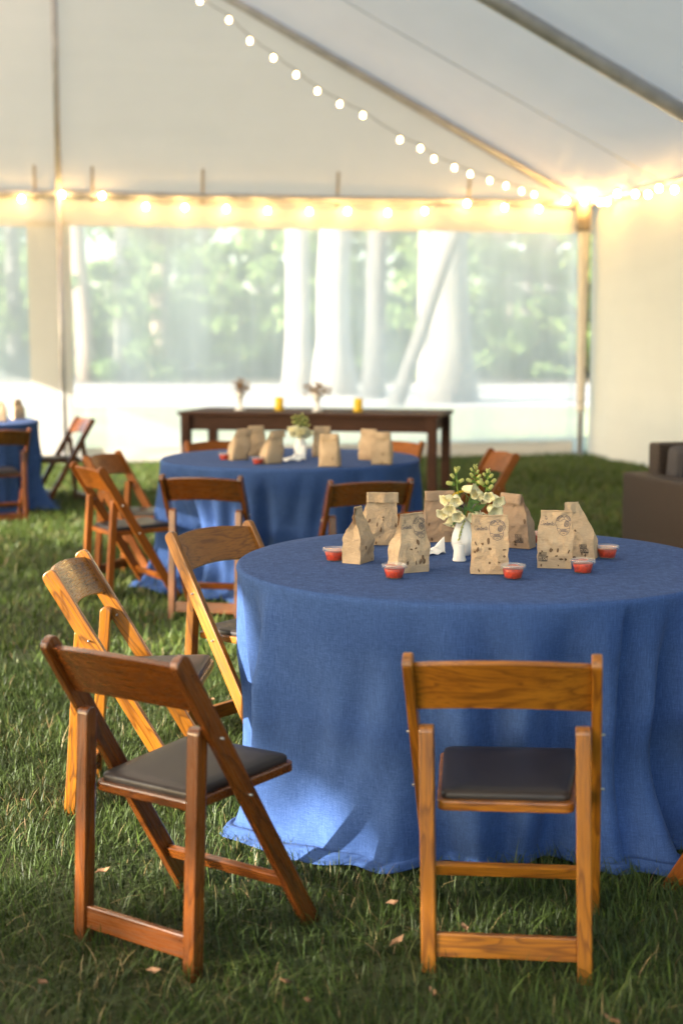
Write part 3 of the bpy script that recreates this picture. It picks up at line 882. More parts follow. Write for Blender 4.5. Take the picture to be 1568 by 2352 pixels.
c(0.23, 9.49, (-0.5, -0.87), 'amber_wood', 'folding chair between middle table and dark wooden table, near its stout end leg')
c(-2.73, 11.22, (-0.42, 0.9), 'red_wood', 'blurred folding chair with its back turned at the table by the tent post')
c(-2.50, 12.43, (-0.878, -0.479), 'red_wood', 'blurred folding chair in profile between the tent post and its table')

# ------------------------------------------------------------------ round tables and cloths
def round_table(c0, label):
    root = thing('round_table', c0, 0, label, 'table', 'round tables under blue cloths')
    MB().lathe([(0.001, TZ - .030), (.708, TZ - .030), (.71, TZ - .028), (.71, TZ - .008), (.708, TZ - .006), (.001, TZ - .006)], 48).build('table_top', 'dark_wood', root)
    for a in range(4):
        an = R(45 + 90 * a)
        MB().tube([(0.42 * math.cos(an), .42 * math.sin(an), -.01), (0.38 * math.cos(an), .38 * math.sin(an), TZ - .03)], 0.014, 8).build('leg', 'pole_metal', root, smooth=True)
    return root
def cloth(c0, label, ctrl, seed, folds, nth=420, creases=()):
    """ctrl: (angle in degrees, radius at the ground) pairs; folds: (angle, width deg, depth, slant)"""
    g = np.random.default_rng(seed)
    th = np.linspace(0, 2 * np.pi, nth, endpoint=False)
    dg = np.degrees(th)
    ca = np.array([k[0] % 360 for k in ctrl]); cr = np.array([k[1] for k in ctrl])
    o = np.argsort(ca); ca, cr = ca[o], cr[o]
    rg = np.interp(dg, np.concatenate([ca - 360, ca, ca + 360]), np.tile(cr, 3))
    k = np.hanning(15); k /= k.sum()
    rg = np.convolve(np.concatenate([rg[-20:], rg, rg[:20]]), k, 'same')[20:-20]
    ph = g.random(6) * 6.28
    rings = []
    for r in np.linspace(0.0005, TR - 0.014, 14):
        rings.append((np.full(nth, r), np.full(nth, TZ) + 0.0012 * np.sin(th * 3 + r * 9)))
    for a in np.linspace(0.25, 1.0, 4):
        rings.append((np.full(nth, TR - 0.014 + 0.014 * math.sin(a * math.pi / 2)), np.full(nth, TZ - 0.014 * (1 - math.cos(a * math.pi / 2)))))
    NS = 46
    z_end = 0.035
    for i in range(1, NS + 1):
        t_ = i / NS
        z = (TZ - 0.014) * (1 - t_) + z_end * t_
        taper = -0.055 * math.sin(min(1, t_ * 1.05) * math.pi / 2)
        r = TR + taper + (rg - (TR - 0.055)) * max(0, (t_ - 0.62) / 0.38) ** 1.7
        amp = 2.1 * min(1.0, t_ * 2.4) * (0.62 + 0.38 * t_)
        wv = 0.010 * np.sin(7 * th + ph[0] + 1.2 * t_) + 0.010 * np.sin(12 * th + ph[1] + 1.5 * np.sin(3 * th + ph[2])) + 0.005 * np.sin(23 * th + ph[3] - 1.6 * t_)
        r = r + wv * amp
        for fa, fw, fd, fs_ in folds:
            dd = (dg - fa - fs_ * t_ + 540) % 360 - 180
            r = r + fd * amp * np.exp(-(dd / (fw * (0.6 + 0.6 * t_))) ** 2)
        for ca_, cw_, cd_ in creases:
            dd = (dg - ca_ + 540) % 360 - 180
            r = r - cd_ * min(1.0, t_ * 9) * (1 - 0.55 * t_) * np.where(dd >= 0, np.exp(-(dd / cw_) ** 1.3), 0)
        r = r + 0.004 * amp * np.sin(31 * th + 9 * t_ + ph[4]) * np.sin(5 * th + ph[5])
        rings.append((r, np.full(nth, z)))
    # puddle on the grass
    rl = rings[-1][0]
    spread = np.clip((rg - 0.66) * 0.45, 0.012, 0.08)
    for i in range(1, 9):
        t_ = i / 8
        rings.append((rl + spread * t_, z_end + 0.018 * np.sin(t_ * 3.1) * (spread / .12) + 0.010 * np.sin(17 * th + 6 * t_) * (spread / .12) - 0.022 * t_))
    nr_ = len(rings)
    V = np.stack([np.stack([c0.x + r * np.cos(th), c0.y + r * np.sin(th), z], 1) for r, z in rings], 0).reshape(-1, 3)
    i, j = np.meshgrid(np.arange(nr_ - 1), np.arange(nth), indexing='ij')
    F = np.stack([i * nth + j, i * nth + (j + 1) % nth, (i + 1) * nth + (j + 1) % nth, (i + 1) * nth + j], -1).reshape(-1, 4)[:, ::-1]
    V = V - np.array([c0.x, c0.y, 0])
    ob = link('tablecloth', np_tris('tablecloth', V, F), None, 'blue_linen')
    ob.location = (c0.x, c0.y, 0)
    so = ob.modifiers.new('thickness', 'SOLIDIFY'); so.thickness = 0.0016; so.offset = -1
    return tag(ob, label, 'tablecloth', 'blue tablecloths')
round_table(T1, 'round folding table under the sharp blue cloth with the foxglove vase')
round_table(T2, 'round folding table under the blue cloth before the dark wooden table')
round_table(T3, 'round folding table under the blue cloth beside the tent post')
cloth(T1, 'creased royal blue linen cloth puddling on the grass under the foxglove vase',
      [(0, .74), (60, .72), (120, .72), (170, .70), (192, .70), (204, .77), (212, .76), (226, .82), (238, .76), (250, .71), (262, .68), (272, .66), (284, .70), (296, .74), (301, .86), (308, .78), (320, .70), (345, .72)],
      3, [(213, 4, 0.034, -3), (204, 5, -0.030, -3), (195, 4, 0.020, -2), (232, 10, 0.014, 6), (247, 6, -0.018, 12), (257, 5, 0.024, 10), (266, 5, -0.034, 5), (275, 5, 0.026, 0), (284, 5, -0.028, 0), (292, 4, 0.022, 0), (298, 3, -0.022, 0), (303.5, 4, 0.024, 0), (309.5, 3.5, -0.034, 2), (315, 4, 0.032, 2), (321, 3.5, -0.032, 2), (326, 4, 0.036, 2), (333, 4, -0.05, 2), (186, 4, -0.03, 0), (178, 4, 0.03, 0)], 560, ((296.0, 5, 0.026), (322.0, 5, 0.02)))
f2 = lambda s_: [(a + random.uniform(-4, 4), random.uniform(3, 6), random.choice((-1, 1)) * random.uniform(.02, .05), random.uniform(-5, 5)) for a in range(0, 360, 11)]
cloth(T2, 'blurred blue cloth on the middle table before the dark wooden table', [(a, random.uniform(.72, .84)) for a in range(0, 360, 20)], 8, f2(1), 300)
cloth(T3, 'blurred blue cloth on the table beside the tent post', [(a, random.uniform(.72, .84)) for a in range(0, 360, 20)], 9, f2(2), 300)

# ------------------------------------------------------------------ paper bags
def ell(cx, cy, rx, ry, a0=0, a1=360, n=20):
    return [(cx + rx * math.cos(R(a0 + (a1 - a0) * k / n)), cy + ry * math.sin(R(a0 + (a1 - a0) * k / n))) for k in range(n + 1)]
GL = {
 'C': (1.35, [ell(.75, .95, .72, 1.02, 42, 318, 18), [(1.28, 1.63), (1.38, 1.9), (1.2, 1.85)]]),
 'o': (.80, [ell(.36, .48, .34, .48)]),
 'n': (.86, [[(.04, .95), (.08, .5), (.06, 0)], [(.07, .45), (.2, .8), (.4, .97), (.56, .82), (.6, .4), (.64, .05), (.84, .1)]]),
 't': (.62, [[(.28, 1.75), (.24, .9), (.24, .2), (.36, 0), (.58, .1)], [(-.02, 1.12), (.55, 1.18)]]),
 'e': (.74, [[(.03, .45), (.45, .55), (.6, .78), (.42, .98), (.16, .86), (.04, .45), (.16, .1), (.42, 0), (.72, .2)]]),
 'a': (.80, [ell(.32, .45, .3, .45), [(.62, .95), (.6, .2), (.78, .05)]]),
 'T': (1.0, [[(-.05, 1.75), (.4, 1.95), (1.05, 1.85)], [(.5, 1.9), (.46, .9), (.5, 0)]]),
}
def word(s_, x, y, k, slant=0.08):
    out = []
    for ch in s_:
        adv, st = GL[ch]
        for p in st: out.append([(x + (a + slant * b) * k, y + b * k) for a, b in p])
        x += adv * k
    return out
def logo():
    """strokes in metres on the bag front, origin at the logo's middle"""
    st = word('Ta', -.0375, .0105, .0052) + word('Contento', -.047, -.0055, .0062)
    cx, cy = .022, -.004
    st.append(ell(cx, cy + .007, .0245, .0225, -32, 212, 26))                       # cranium
    st.append([(cx - .0205, cy - .006), (cx - .019, cy - .016), (cx - .011, cy - .026), (cx, cy - .0305), (cx + .011, cy - .026), (cx + .019, cy - .016), (cx + .0205, cy - .006)])
    st.append(ell(cx - .011, cy + .0165, .0115, .0095, 10, 170, 10)); st.append(ell(cx + .011, cy + .0165, .0115, .0095, 10, 170, 10))
    st.append([(cx - .022, cy + .014), (cx - .012, cy + .0105), (cx, cy + .017), (cx + .012, cy + .0105), (cx + .022, cy + .014)])
    st.append(ell(cx + .0105, cy + .003, .0085, .0092)); st.append(ell(cx + .0105, cy + .003, .0064, .007)); st.append(ell(cx + .0105, cy + .003, .0022, .0024, n=8))
    for a in range(0, 360, 45):
        st.append([(cx + .0105 + .003 * math.cos(R(a)), cy + .003 + .0032 * math.sin(R(a))), (cx + .0105 + .005 * math.cos(R(a)), cy + .003 + .0054 * math.sin(R(a)))])
    st.append([(cx - .021, cy - .0095), (cx - .008, cy - .0125), (cx + .008, cy - .0125), (cx + .021, cy - .0095)])
    for k in range(5):
        st.append(ell(cx - .008 + .004 * k, cy - .017, .0019, .0028, n=8))
    st += [[(cx - .014, cy - .016), (cx - .0085, cy - .024)], [(cx + .014, cy - .016), (cx + .0085, cy - .024)], ell(cx, cy - .0255, .003, .0018, 0, 180, 6)]
    for sx in (-1, 1):
        for k in range(4): st.append([(cx + sx * (.006 + .004 * k), cy + .0265 - .0022 * k), (cx + sx * (.009 + .0035 * k), cy + .021 - .003 * k)])
    return st
def stamp():
    box = lambda x, y, w, h: [(x, y), (x + w, y), (x + w, y + h), (x, y + h), (x, y)]
    st = [box(0, .016, .022, .011), box(.0065, .016, .0155, .011), box(0, 0, .009, .014), box(.011, 0, .0145, .014)]
    for k in range(3): st.append([(.008, .0185 + .0026 * k), (.0205, .0185 + .0026 * k)])
    st += [ell(.0032, .0215, .0022, .0035, n=8), ell(.015, .008, .0026, .0034, n=6), ell(.0215, .008, .0026, .0034, 40, 300, 8), [(.012, .0025), (.0245, .0025)], [(.012, .0012), (.0245, .0012)]]
    for k in range(4): st.append([(.0015, .002 + .0024 * k), (.0075, .002 + .0024 * k)])
    return st
def textlines():
    return [[(-.004, .010), (.004, .010)]] + [[(-.009 + .001 * (k % 2), .0075 - .0022 * k), (.009 - .0014 * (k % 2), .0075 - .0022 * k)] for k in range(4)]

def bag(pos, yaw, w, h, label, seed, d=0.062, lean=(0, 0), twist=0.0, has_logo=False, stamps=(), stains=9, flap=-1, side_text=None, detail=True, pinch=0.86, roll=0.0, tags=None, paper='kraft_paper'):
    g = random.Random(seed)
    root = thing('paper_bag', pos, yaw, label, 'paper bag', tags or 'takeaway bags on the foxglove table')
    root.rotation_euler = (0, roll, yaw)
    off = Vector((g.random() * 50, g.random() * 50, g.random() * 50))
    def dep(v_):
        k = max(0.0, min(1.0, (v_ - 0.40) / 0.52)); k = k * k * (3 - 2 * k)
        return d * (1 - k) + 0.007 * k
    def wid(v_):
        k = max(0.0, (v_ - 0.45) / 0.55); return w * (1 - (1 - pinch) * k) * (1.0 - 0.03 * math.sin(v_ * 7 + seed))
    def place(x, y, v_):
        tw = twist * v_ * v_
        x, y = x * math.cos(tw) - y * math.sin(tw), x * math.sin(tw) + y * math.cos(tw)
        p = Vector((x + lean[0] * v_ ** 1.5, y + lean[1] * v_ ** 1.5, v_ * h))
        q = p * 30 + off
        a = 0.0068 * min(1, v_ * 5 + .15)
        n1 = mnoise.noise_vector(q) * a + mnoise.noise_vector(q * 2.3) * a * .45
        return p + Vector((n1.x * .6, n1.y, n1.z * .25))
    def front(u, v_, o_=0.0):
        bulge = 0.006 * math.cos(u * math.pi) * math.sin(min(1, v_ * 1.3) * math.pi) * (1 if v_ < .77 else .2)
        return place(u * wid(v_), -dep(v_) / 2 - bulge - o_, v_)
    def sidep(sg, k, v_, o_=0.0):         # k -1 front .. 1 back
        gus = (d - dep(v_)) * 0.42 * (1 - abs(k)) + 0.004 * (1 - abs(k)) * min(1, v_ * 4)
        return place(sg * (wid(v_) / 2 - gus + o_), k * dep(v_) / 2, v_)
    nu, nv, ns = (14, 26, 8) if detail else (6, 12, 4)
    vs = []
    vl = [j / nv for j in range(nv + 1)]
    per = 0
    for v_ in vl:
        row = [front(-.5 + i / nu, v_) for i in range(nu)]
        row += [sidep(1, -1 + 2 * i / ns, v_) for i in range(ns)]
        bk = []
        for i in range(nu):
            u = .5 - i / nu
            bulge = 0.006 * math.cos(u * math.pi) * math.sin(min(1, v_ * 1.3) * math.pi)
            bk.append(place(u * wid(v_), dep(v_) / 2 + bulge, v_))
        row += bk
        row += [sidep(-1, 1 - 2 * i / ns, v_) for i in range(ns)]
        per = len(row); vs += row
    fs = [(j * per + k, j * per + (k + 1) % per, (j + 1) * per + (k + 1) % per, (j + 1) * per + k) for j in range(nv) for k in range(per)]
    fs += [tuple(range(per))[::-1], tuple(nv * per + k for k in range(per))]
    body = MB().add(vs, fs).build('bag_body', paper, root, smooth=not detail)
    # folded-over top
    fl = []
    n_ = nu
    prof = [(0.0, 0.0005), (0.004, 0.004), (0.009, 0.003), (0.012, -0.004), (0.013, -0.014), (0.016, -0.024), (0.019, -0.030)]
    for (oy, oz) in prof:
        for i in range(n_ + 1):
            u = -.5 + i / n_
            p = place(u * wid(1) * 1.01, 0, 1.0)
            jag = 0.0025 * ((i % 2) - .5) if oz < -.028 else 0
            fl.append(p + Vector((0, flap * (oy + 0.004 * math.sin(u * 7 + seed) * (oy > .01)) - flap * .004, oz + 0.0015 + jag)))
    m_ = n_ + 1
    fb = MB().add(fl, [(j * m_ + i, j * m_ + i + 1, (j + 1) * m_ + i + 1, (j + 1) * m_ + i) for j in range(len(prof) - 1) for i in range(n_)]).build('folded_top', paper, root, smooth=True)
    so = fb.modifiers.new('thickness', 'SOLIDIFY'); so.thickness = 0.0008
    def strokes(name, sts, fn, th, mat):
        mb = MB()
        for st in sts:
            for (x0, y0), (x1, y1) in zip(st[:-1], st[1:]):
                L = math.hypot(x1 - x0, y1 - y0)
                if L < 1e-6: continue
                px, py = -(y1 - y0) / L * th / 2, (x1 - x0) / L * th / 2
                ex, ey = (x1 - x0) / L * th * .3, (y1 - y0) / L * th * .3
                q = [fn(x0 + px - ex, y0 + py - ey), fn(x0 - px - ex, y0 - py - ey), fn(x1 - px + ex, y1 - py + ey), fn(x1 + px + ex, y1 + py + ey)]
                mb.add(q, [(0, 1, 2, 3)])
        return mb.build(name, mat, body)
    if has_logo:
        strokes('printed_logo', logo(), lambda x, y: front(x / wid(.8) * .98, (min(0.985 * h, 0.80 * h + y)) / h, 0.0016), 0.00115, 'grey_ink')
    for (sx, sv) in stamps:
        strokes('printed_stamp', stamp(), lambda x, y: front((sx + x) / wid(.3), (sv + y) / h, 0.0016), 0.0011, 'black_ink')
    if side_text:
        strokes('printed_text', textlines(), lambda x, y: sidep(side_text, x / .026, (0.022 + y) / h, 0.002), 0.0010, 'black_ink')
    for k in range(stains):
        u, v_ = g.uniform(-.44, .44), g.uniform(.04, .62) ** 1.1
        rx, ry = g.uniform(.0020, .0055), g.uniform(.0025, .0090) * (1 if v_ > .1 else .7)
        an = g.uniform(-.4, .4)
        pts = [front(u, v_, .0014)]
        for q in range(10):
            a = 2 * math.pi * q / 10; rr = g.uniform(.75, 1.2)
            x, y = rx * rr * math.cos(a), ry * rr * math.sin(a)
            pts.append(front(u + (x * math.cos(an) - y * math.sin(an)) / wid(v_), max(.005, v_ + (x * math.sin(an) + y * math.cos(an)) / h), .0014))
        MB().add(pts, [(0, 1 + q, 1 + (q + 1) % 10) for q in range(10)]).build('grease_spot', 'grease_stain', body)
    return root
def onT(dx, dy): return on_z(dx, dy, TZ + 0.0015)
bag(onT(822, 1290), R(62), .098, .168, 'narrow kraft bag seen from its side beside the lone sauce cup at the cloth edge', 1, lean=(.0, .0), side_text=None, stains=4, flap=1, pinch=.62, twist=.15)
bag(onT(868, 1249), R(12), .112, .170, 'kraft bag with rolled ragged top behind the narrow side-on bag', 2, stains=10, flap=-1, lean=(.010, .004), pinch=.98, roll=R(2))
bag(onT(936, 1312), R(27), .108, .168, 'kraft bag with skull logo and beak-like folded top beside the white napkin', 3, has_logo=True, side_text=1, stains=9, flap=1, lean=(.022, .014), twist=.28, pinch=.82)
bag(onT(1012, 1242), R(4), .115, .168, 'browner kraft bag standing behind the vase, unprinted side showing', 4, stains=5, flap=-1, paper='brown_paper', lean=(-.006, 0))
bag(onT(1123, 1315), R(-4), .110, .168, 'upright kraft bag with skull logo squarely facing out, in front of the vase', 5, has_logo=True, stains=11, flap=1, pinch=.97)
bag(onT(1186, 1256), R(-28), .112, .172, 'crumpled kraft bag with dark stamps behind the square-on logo bag', 6, stamps=((.010, .020),), stains=6, flap=-1, lean=(-.022, .004), twist=-.3, pinch=.76, paper='brown_paper')
bag(onT(1272, 1302), R(-9), .105, .168, 'kraft bag with skull logo and black recycling stamps beside two sauce cups', 7, has_logo=True, stamps=((-.048, .022),), stains=11, flap=1, lean=(.004, .006), pinch=.93)
bag(onT(1336, 1281), R(-22), .095, .172, 'leaning kraft bag with twisted peak behind the stamped logo bag', 8, stamps=((.004, .020),), stains=6, flap=-1, lean=(-.032, .0), twist=.8, pinch=.50, roll=R(-2))
on2 = lambda dx, dy: on_z(dx, dy, TZ + 0.0015)
for i, (dx, dy, yw) in enumerate([(546, 1056, 35), (588, 1046, 20), (622, 1064, 40), (740, 1048, 5), (757, 1071, -10), (848, 1056, -30), (877, 1066, -12)]):
    bag(on2(dx, dy), R(yw), .112, .172, ['blurred kraft bag on the middle table beside a sauce cup, at the stack of two', 'blurred kraft bag on the middle table at the back of the slanted pair', 'blurred slanting kraft bag on the middle table beside the white napkin', 'blurred kraft bag on the middle table just behind another, by the flowers',
        'blurred upright kraft bag on the middle table, in front of its twin', 'blurred kraft bag on the middle table at the back of the outer pair', 'blurred kraft bag on the middle table at the front of the outer pair'][i], 20 + i, stains=3, detail=False, lean=(.045 if i in (0, 2) else .0, 0), tags='takeaway bags on the middle table')
for i, (dx, dy) in enumerate([(2, 968), (42, 963)]):
    bag(on2(dx, dy), R(15 + 25 * i), .11, .17, ['blurred kraft bag on the tent-post table, further from the post', 'blurred kraft bag on the tent-post table, nearer the post'][i], 30 + i, stains=0, detail=False, pinch=.55, tags='takeaway bags on the far table')

# ------------------------------------------------------------------ sauce cups
CUP = MB().lathe([(.0005, 0.0005), (.0245, 0.0005), (.0255, .0015), (.0325, .033), (.0345, .0335), (.0345, .0345), (.0322, .0345), (.0250, .0022), (.0005, .0018)], 28).mesh('cup', smooth=True)
SAUCE = MB().lathe([(.0005, .0026), (.0246, .0026), (.0304, .0276), (.0294, .0286), (.0005, .0262)], 28).mesh('sauce', smooth=True)
LID = MB().lathe([(.0352, .0310), (.0372, .0305), (.0374, .0375), (.0362, .0405), (.0335, .0412), (.0318, .0395), (.0312, .0372), (.0300, .0368), (.0005, .0372)], 40, lambda i, a: 1 + (0.012 * math.cos(20 * a) if i < 2 else 0)).mesh('lid', smooth=True)
SMEAR = MB().lathe([(.0004, .0366), (.012, .0367), (.024, .0364)], 14, lambda i, a: 1 + .3 * math.sin(2 * a) + .2 * math.cos(3 * a)).mesh('smear', smooth=True)
cups = [((768, 1287), 'clear lidded cup of red salsa standing alone beside the narrow side-on bag'), ((905, 1327), 'clear lidded cup of red salsa in front of the beak-topped logo bag'),
        ((1177, 1328), 'clear lidded cup of red salsa at the foot of the square-on logo bag'), ((1337, 1315), 'clear lidded cup of red salsa in front of the stamped logo bag'),
        ((1393, 1281), 'clear lidded cup of red salsa beside the leaning peaked bag'), ((1226, 1247), 'cup of red salsa half hidden between crumpled bag and stamped logo bag')]
def cup(p, label, grp):
    root = thing('sauce_cup', p, random.random() * 6, label, 'sauce cup', grp)
    link('cup', CUP, root, 'cup_plastic'); link('sauce', SAUCE, root, 'salsa'); ld = link('lid', LID, root, 'lid_plastic')
    sm = link('smear', SMEAR, ld, 'salsa'); sm.location = (random.uniform(-.006, .006), random.uniform(-.006, .006), 0)
for (px, lb) in cups: cup(onT(*px), lb, 'salsa cups on the foxglove table')
cup(on2(516, 1056), 'blurred salsa cup on the middle table at its far end', 'salsa cups on the middle table')
cup(on2(592, 1066), 'blurred salsa cup on the middle table between two slanting bags', 'salsa cups on the middle table')

# ------------------------------------------------------------------ vase, flowers, shaker, napkin
VASE = MB().lathe([(.0005, 0), (.020, 0), (.023, .002), (.032, .018), (.0385, .038), (.0390, .050), (.036, .068), (.029, .088), (.0225, .104), (.0195, .116), (.0185, .1215), (.0165, .1205), (.018, .105), (.030, .070), (.030, .03), (.0005, .012)], 36).mesh('vase', smooth=True)
def bell_mesh(seed):
    g = random.Random(seed)
    return MB().lathe([(.0005, 0), (.0050, .0008), (.0080, .005), (.0096, .012), (.0104, .020), (.0112, .026), (.0140, .0305), (.0172, .0315), (.0138, .0298), (.0104, .0255), (.0096, .020), (.0086, .012), (.0005, .004)], 22,
                      lambda i, a: 1 + (0.13 * math.cos(5 * a + seed) + .05 * math.cos(2 * a) if i in (6, 7, 8) else .03 * math.cos(3 * a + seed))).mesh('bell', smooth=True)
BELLS = [bell_mesh(k) for k in range(3)]
def specks():
    mb = MB(); g = random.Random(4)
    for k in range(16):
        a, z = g.gauss(-1.57, .7), g.uniform(.020, .031); r = .0086 + (z - .020) * .28; s_ = g.uniform(.0004, .0009)
        c_ = Vector((r * math.cos(a), r * math.sin(a), z)); t1 = Vector((-math.sin(a), math.cos(a), 0)); t2 = Vector((.3 * math.cos(a), .3 * math.sin(a), .95))
        n_ = -Vector((math.cos(a), math.sin(a), 0)) * .0012
        mb.add([c_ + n_ + (t1 * math.cos(q) + t2 * math.sin(q)) * s_ for q in (0, 1.05, 2.1, 3.14, 4.2, 5.2)], [(0, 1, 2, 3, 4, 5)])
    return mb.mesh('throat_speckles')
SPECK = specks()
BUD = MB().lathe([(.0005, 0), (.0035, .001), (.0052, .006), (.0060, .012), (.0058, .017), (.0040, .0205), (.0005, .0215)], 12).mesh('bud', smooth=True)
CAL = MB().lathe([(.0005, -.002), (.004, -.001), (.0062, .003), (.0066, .006)], 10, lambda i, a: 1 + (.25 * math.cos(5 * a) if i > 1 else 0)).mesh('calyx', smooth=True)
def leaf_mesh(L, W, bend, seed):
    vs, fs = [], []
    n = 8
    for i in range(n + 1):
        t_ = i / n; w_ = W * math.sin(math.pi * t_ ** .8) * .5 + .0004
        z = -bend * t_ ** 2 * L
        vs += [(L * t_, -w_, z + .15 * w_), (L * t_, 0, z - .12 * w_), (L * t_, w_, z + .15 * w_)]
    for i in range(n):
        a = 3 * i; fs += [(a, a + 1, a + 4, a + 3), (a + 1, a + 2, a + 5, a + 4)]
    return MB().add(vs, fs).mesh('leaf', smooth=True)
def aim(p, d_, spin=0.0, sc=1.0):
    d_ = Vector(d_).normalized()
    return Matrix.Translation(p) @ d_.to_track_quat('Z', 'Y').to_matrix().to_4x4() @ Matrix.Rotation(spin, 4, 'Z') @ Matrix.Scale(sc, 4)
K = 0.000248
def fl(zx, zy, y=0.0): return Vector(((zx - 690) * K, y, (860 - zy) * K))
def foxglove(base, path, buds, bells, label, grp, seed):
    root = thing('foxglove', base, 0, label, 'flower', grp)
    g = random.Random(seed)
    MB().tube(path, [.0024] * (len(path) - 1) + [.0008], 8).build('stem', 'stem_green', root, smooth=True)
    tip = path[-1]
    for k in range(9):
        a = k * 2.4
        link('bud', BUD, root, 'bud_green', aim(tip + Vector((.0025 * math.cos(a), .0025 * math.sin(a), -.0018 * k + .004)), (math.cos(a), math.sin(a), 1.2), 0, .28 + .02 * k)).data
    def near(p): return min(path, key=lambda q: (q - p).length)
    for (p, d_, sc) in buds:
        o = link('bud', BUD, root, 'bud_green', aim(p, d_, g.random() * 6, sc)); link('calyx', CAL, o, 'stem_green')
        s0 = min((path[i] * (1 - k / 6) + path[i + 1] * k / 6 for i in range(len(path) - 1) for k in range(7)), key=lambda q: (q - p).length + (.006 if q.z > p.z else 0))
        MB().tube([s0, (s0 + p) / 2 + Vector((0, 0, .001)), p], .0009, 5).build('flower_stalk', 'stem_green', root, smooth=True)
    for (p, d_, sc) in bells:
        o = link('bell', BELLS[g.randrange(3)], root, 'foxglove_cream', aim(p, d_, 0, sc * 1.2)); link('calyx', CAL, o, 'stem_green'); link('throat_speckles', SPECK, o, 'speckle')
        s0 = min((path[i] * (1 - k / 6) + path[i + 1] * k / 6 for i in range(len(path) - 1) for k in range(7)), key=lambda q: (q - p).length + (.006 if q.z > p.z else 0))
        MB().tube([s0, (s0 + p) / 2 + Vector((0, 0, .003)), p], .0011, 5).build('flower_stalk', 'stem_green', root, smooth=True)
    return root
vbase = onT(1063, 1275)
tag(link('vase', VASE, None, 'white_ceramic'), 'glossy white bud vase holding cream foxgloves among the sharp paper bags', 'vase', 'white vases').location = vbase
NK = vbase + Vector((0, 0, .1215))
bud = lambda x, y, dx, dz, s_=1.0, yy=0.0, dy=-.2: (fl(x, y, yy), (dx, dy, dz), s_)
foxglove(NK, [Vector((0, 0, -.09)), Vector((-.004, 0, 0)), fl(640, 620, -.005), fl(604, 480, -.006), fl(595, 360, -.006), fl(588, 225, -.005)],
         [bud(560, 425, -1, .25, 1.25, -.008), bud(612, 400, .8, .5, 1.0, -.012), bud(572, 350, -.7, .7, 1.0, -.008), bud(588, 290, -.15, 1, .85, -.012), bud(612, 250, .3, 1, .7)],
         [bud(545, 585, -1, -.35, 1.0, -.006, -.6), bud(590, 570, -.1, -.45, 1.0, -.012, -.9), bud(530, 690, -.25, -.35, 1.05, -.02, -1.0), bud(480, 740, -.6, -.45, 1.0, -.01, -.8), bud(600, 775, .0, -.35, 1.05, -.022, -1.0), bud(545, 820, -.35, -.95, .95, -.012, -.3)],
         'cream foxglove spike leaning out over the side of the vase beside the napkin', 'foxgloves in the sharp vase', 1)
foxglove(NK, [Vector((.003, .004, -.09)), Vector((.004, .004, 0)), fl(780, 600, .012), fl(822, 460, .012), fl(832, 330, .012), fl(838, 200, .012)],
         [bud(805, 400, -1, .45, 1.1, .008), bud(850, 430, .8, .8, 1.25, .006), bud(815, 340, -.5, .6, .9, .004), bud(855, 360, .6, .75, .95), bud(800, 265, -.4, .8, .7), bud(850, 295, .4, .9, .75)],
         [bud(670, 485, .9, -.05, 1.1, .006, -.5), bud(860, 590, .6, -.2, .9, .0, -.6), bud(790, 560, .3, .3, .8, .02, -.5)],
         'tallest foxglove spike rising from the middle of the vase', 'foxgloves in the sharp vase', 2)
foxglove(NK, [Vector((.006, -.003, -.09)), Vector((.010, -.002, 0)), fl(900, 640, -.004), fl(972, 520, -.006), fl(990, 400, -.006), fl(995, 250, -.006)],
         [bud(965, 440, -.8, .5, 1.3, -.006), bud(1030, 420, .7, .7, 1.1, -.004), bud(1005, 350, .6, .7, .95, -.006), bud(975, 330, -.6, .7, .8), bud(990, 290, -.1, 1, .75, -.008), bud(985, 420, -.1, .4, 1.0, -.014, -.6), bud(1000, 500, .6, .8, 1.1, -.01)],
         [bud(985, 555, .05, -.15, .9, -.016, -1), bud(1055, 575, .4, -.4, 1.1, -.01, -.8), bud(1010, 710, .4, -.35, 1.25, -.012, -.9), bud(930, 545, -.6, -.05, .9, .0, -.4), bud(945, 830, .4, -.5, 1.1, -.006, -.7), bud(850, 790, -.3, -.3, 1.0, -.012, -.7)],
         'cream foxglove spike leaning toward the crumpled stamped bag', 'foxgloves in the sharp vase', 3)
LM = leaf_mesh(.048, .020, .35, 1)
sp = thing('leaf_sprig', NK, 0, 'sprig of broad green leaves tucked among the foxgloves', 'leaves')
MB().tube([(0, 0, -.08), (.004, -.006, .01), fl(760, 700, -.022)], .0016, 6).build('stem', 'stem_green', sp, smooth=True)
for (x, y, dx, dz, s_, yy) in [(730, 660, 1, .35, .85, -.028), (690, 720, 1, -.2, .85, -.034), (820, 770, .75, .8, 1.0, -.026), (660, 840, -.75, -.35, .95, -.026), (790, 850, .35, -.9, .7, -.012), (760, 740, .2, .8, .7, -.02), (600, 700, .9, .1, .6, .0), (700, 830, .2, .9, .8, .01), (840, 690, .9, .5, .8, .015), (640, 760, -.6, .7, .7, .012), (760, 620, -.4, .8, .7, .02)]:
    d_ = Vector((dx, -.25, dz)).normalized()
    q = d_.to_track_quat('X', 'Z').to_matrix().to_4x4()
    link('leaf', LM, sp, 'bouquet_leaf', Matrix.Translation(fl(x, y, yy)) @ q @ Matrix.Rotation(random.uniform(-1.3, -.2), 4, 'X') @ Matrix.Scale(s_, 4))
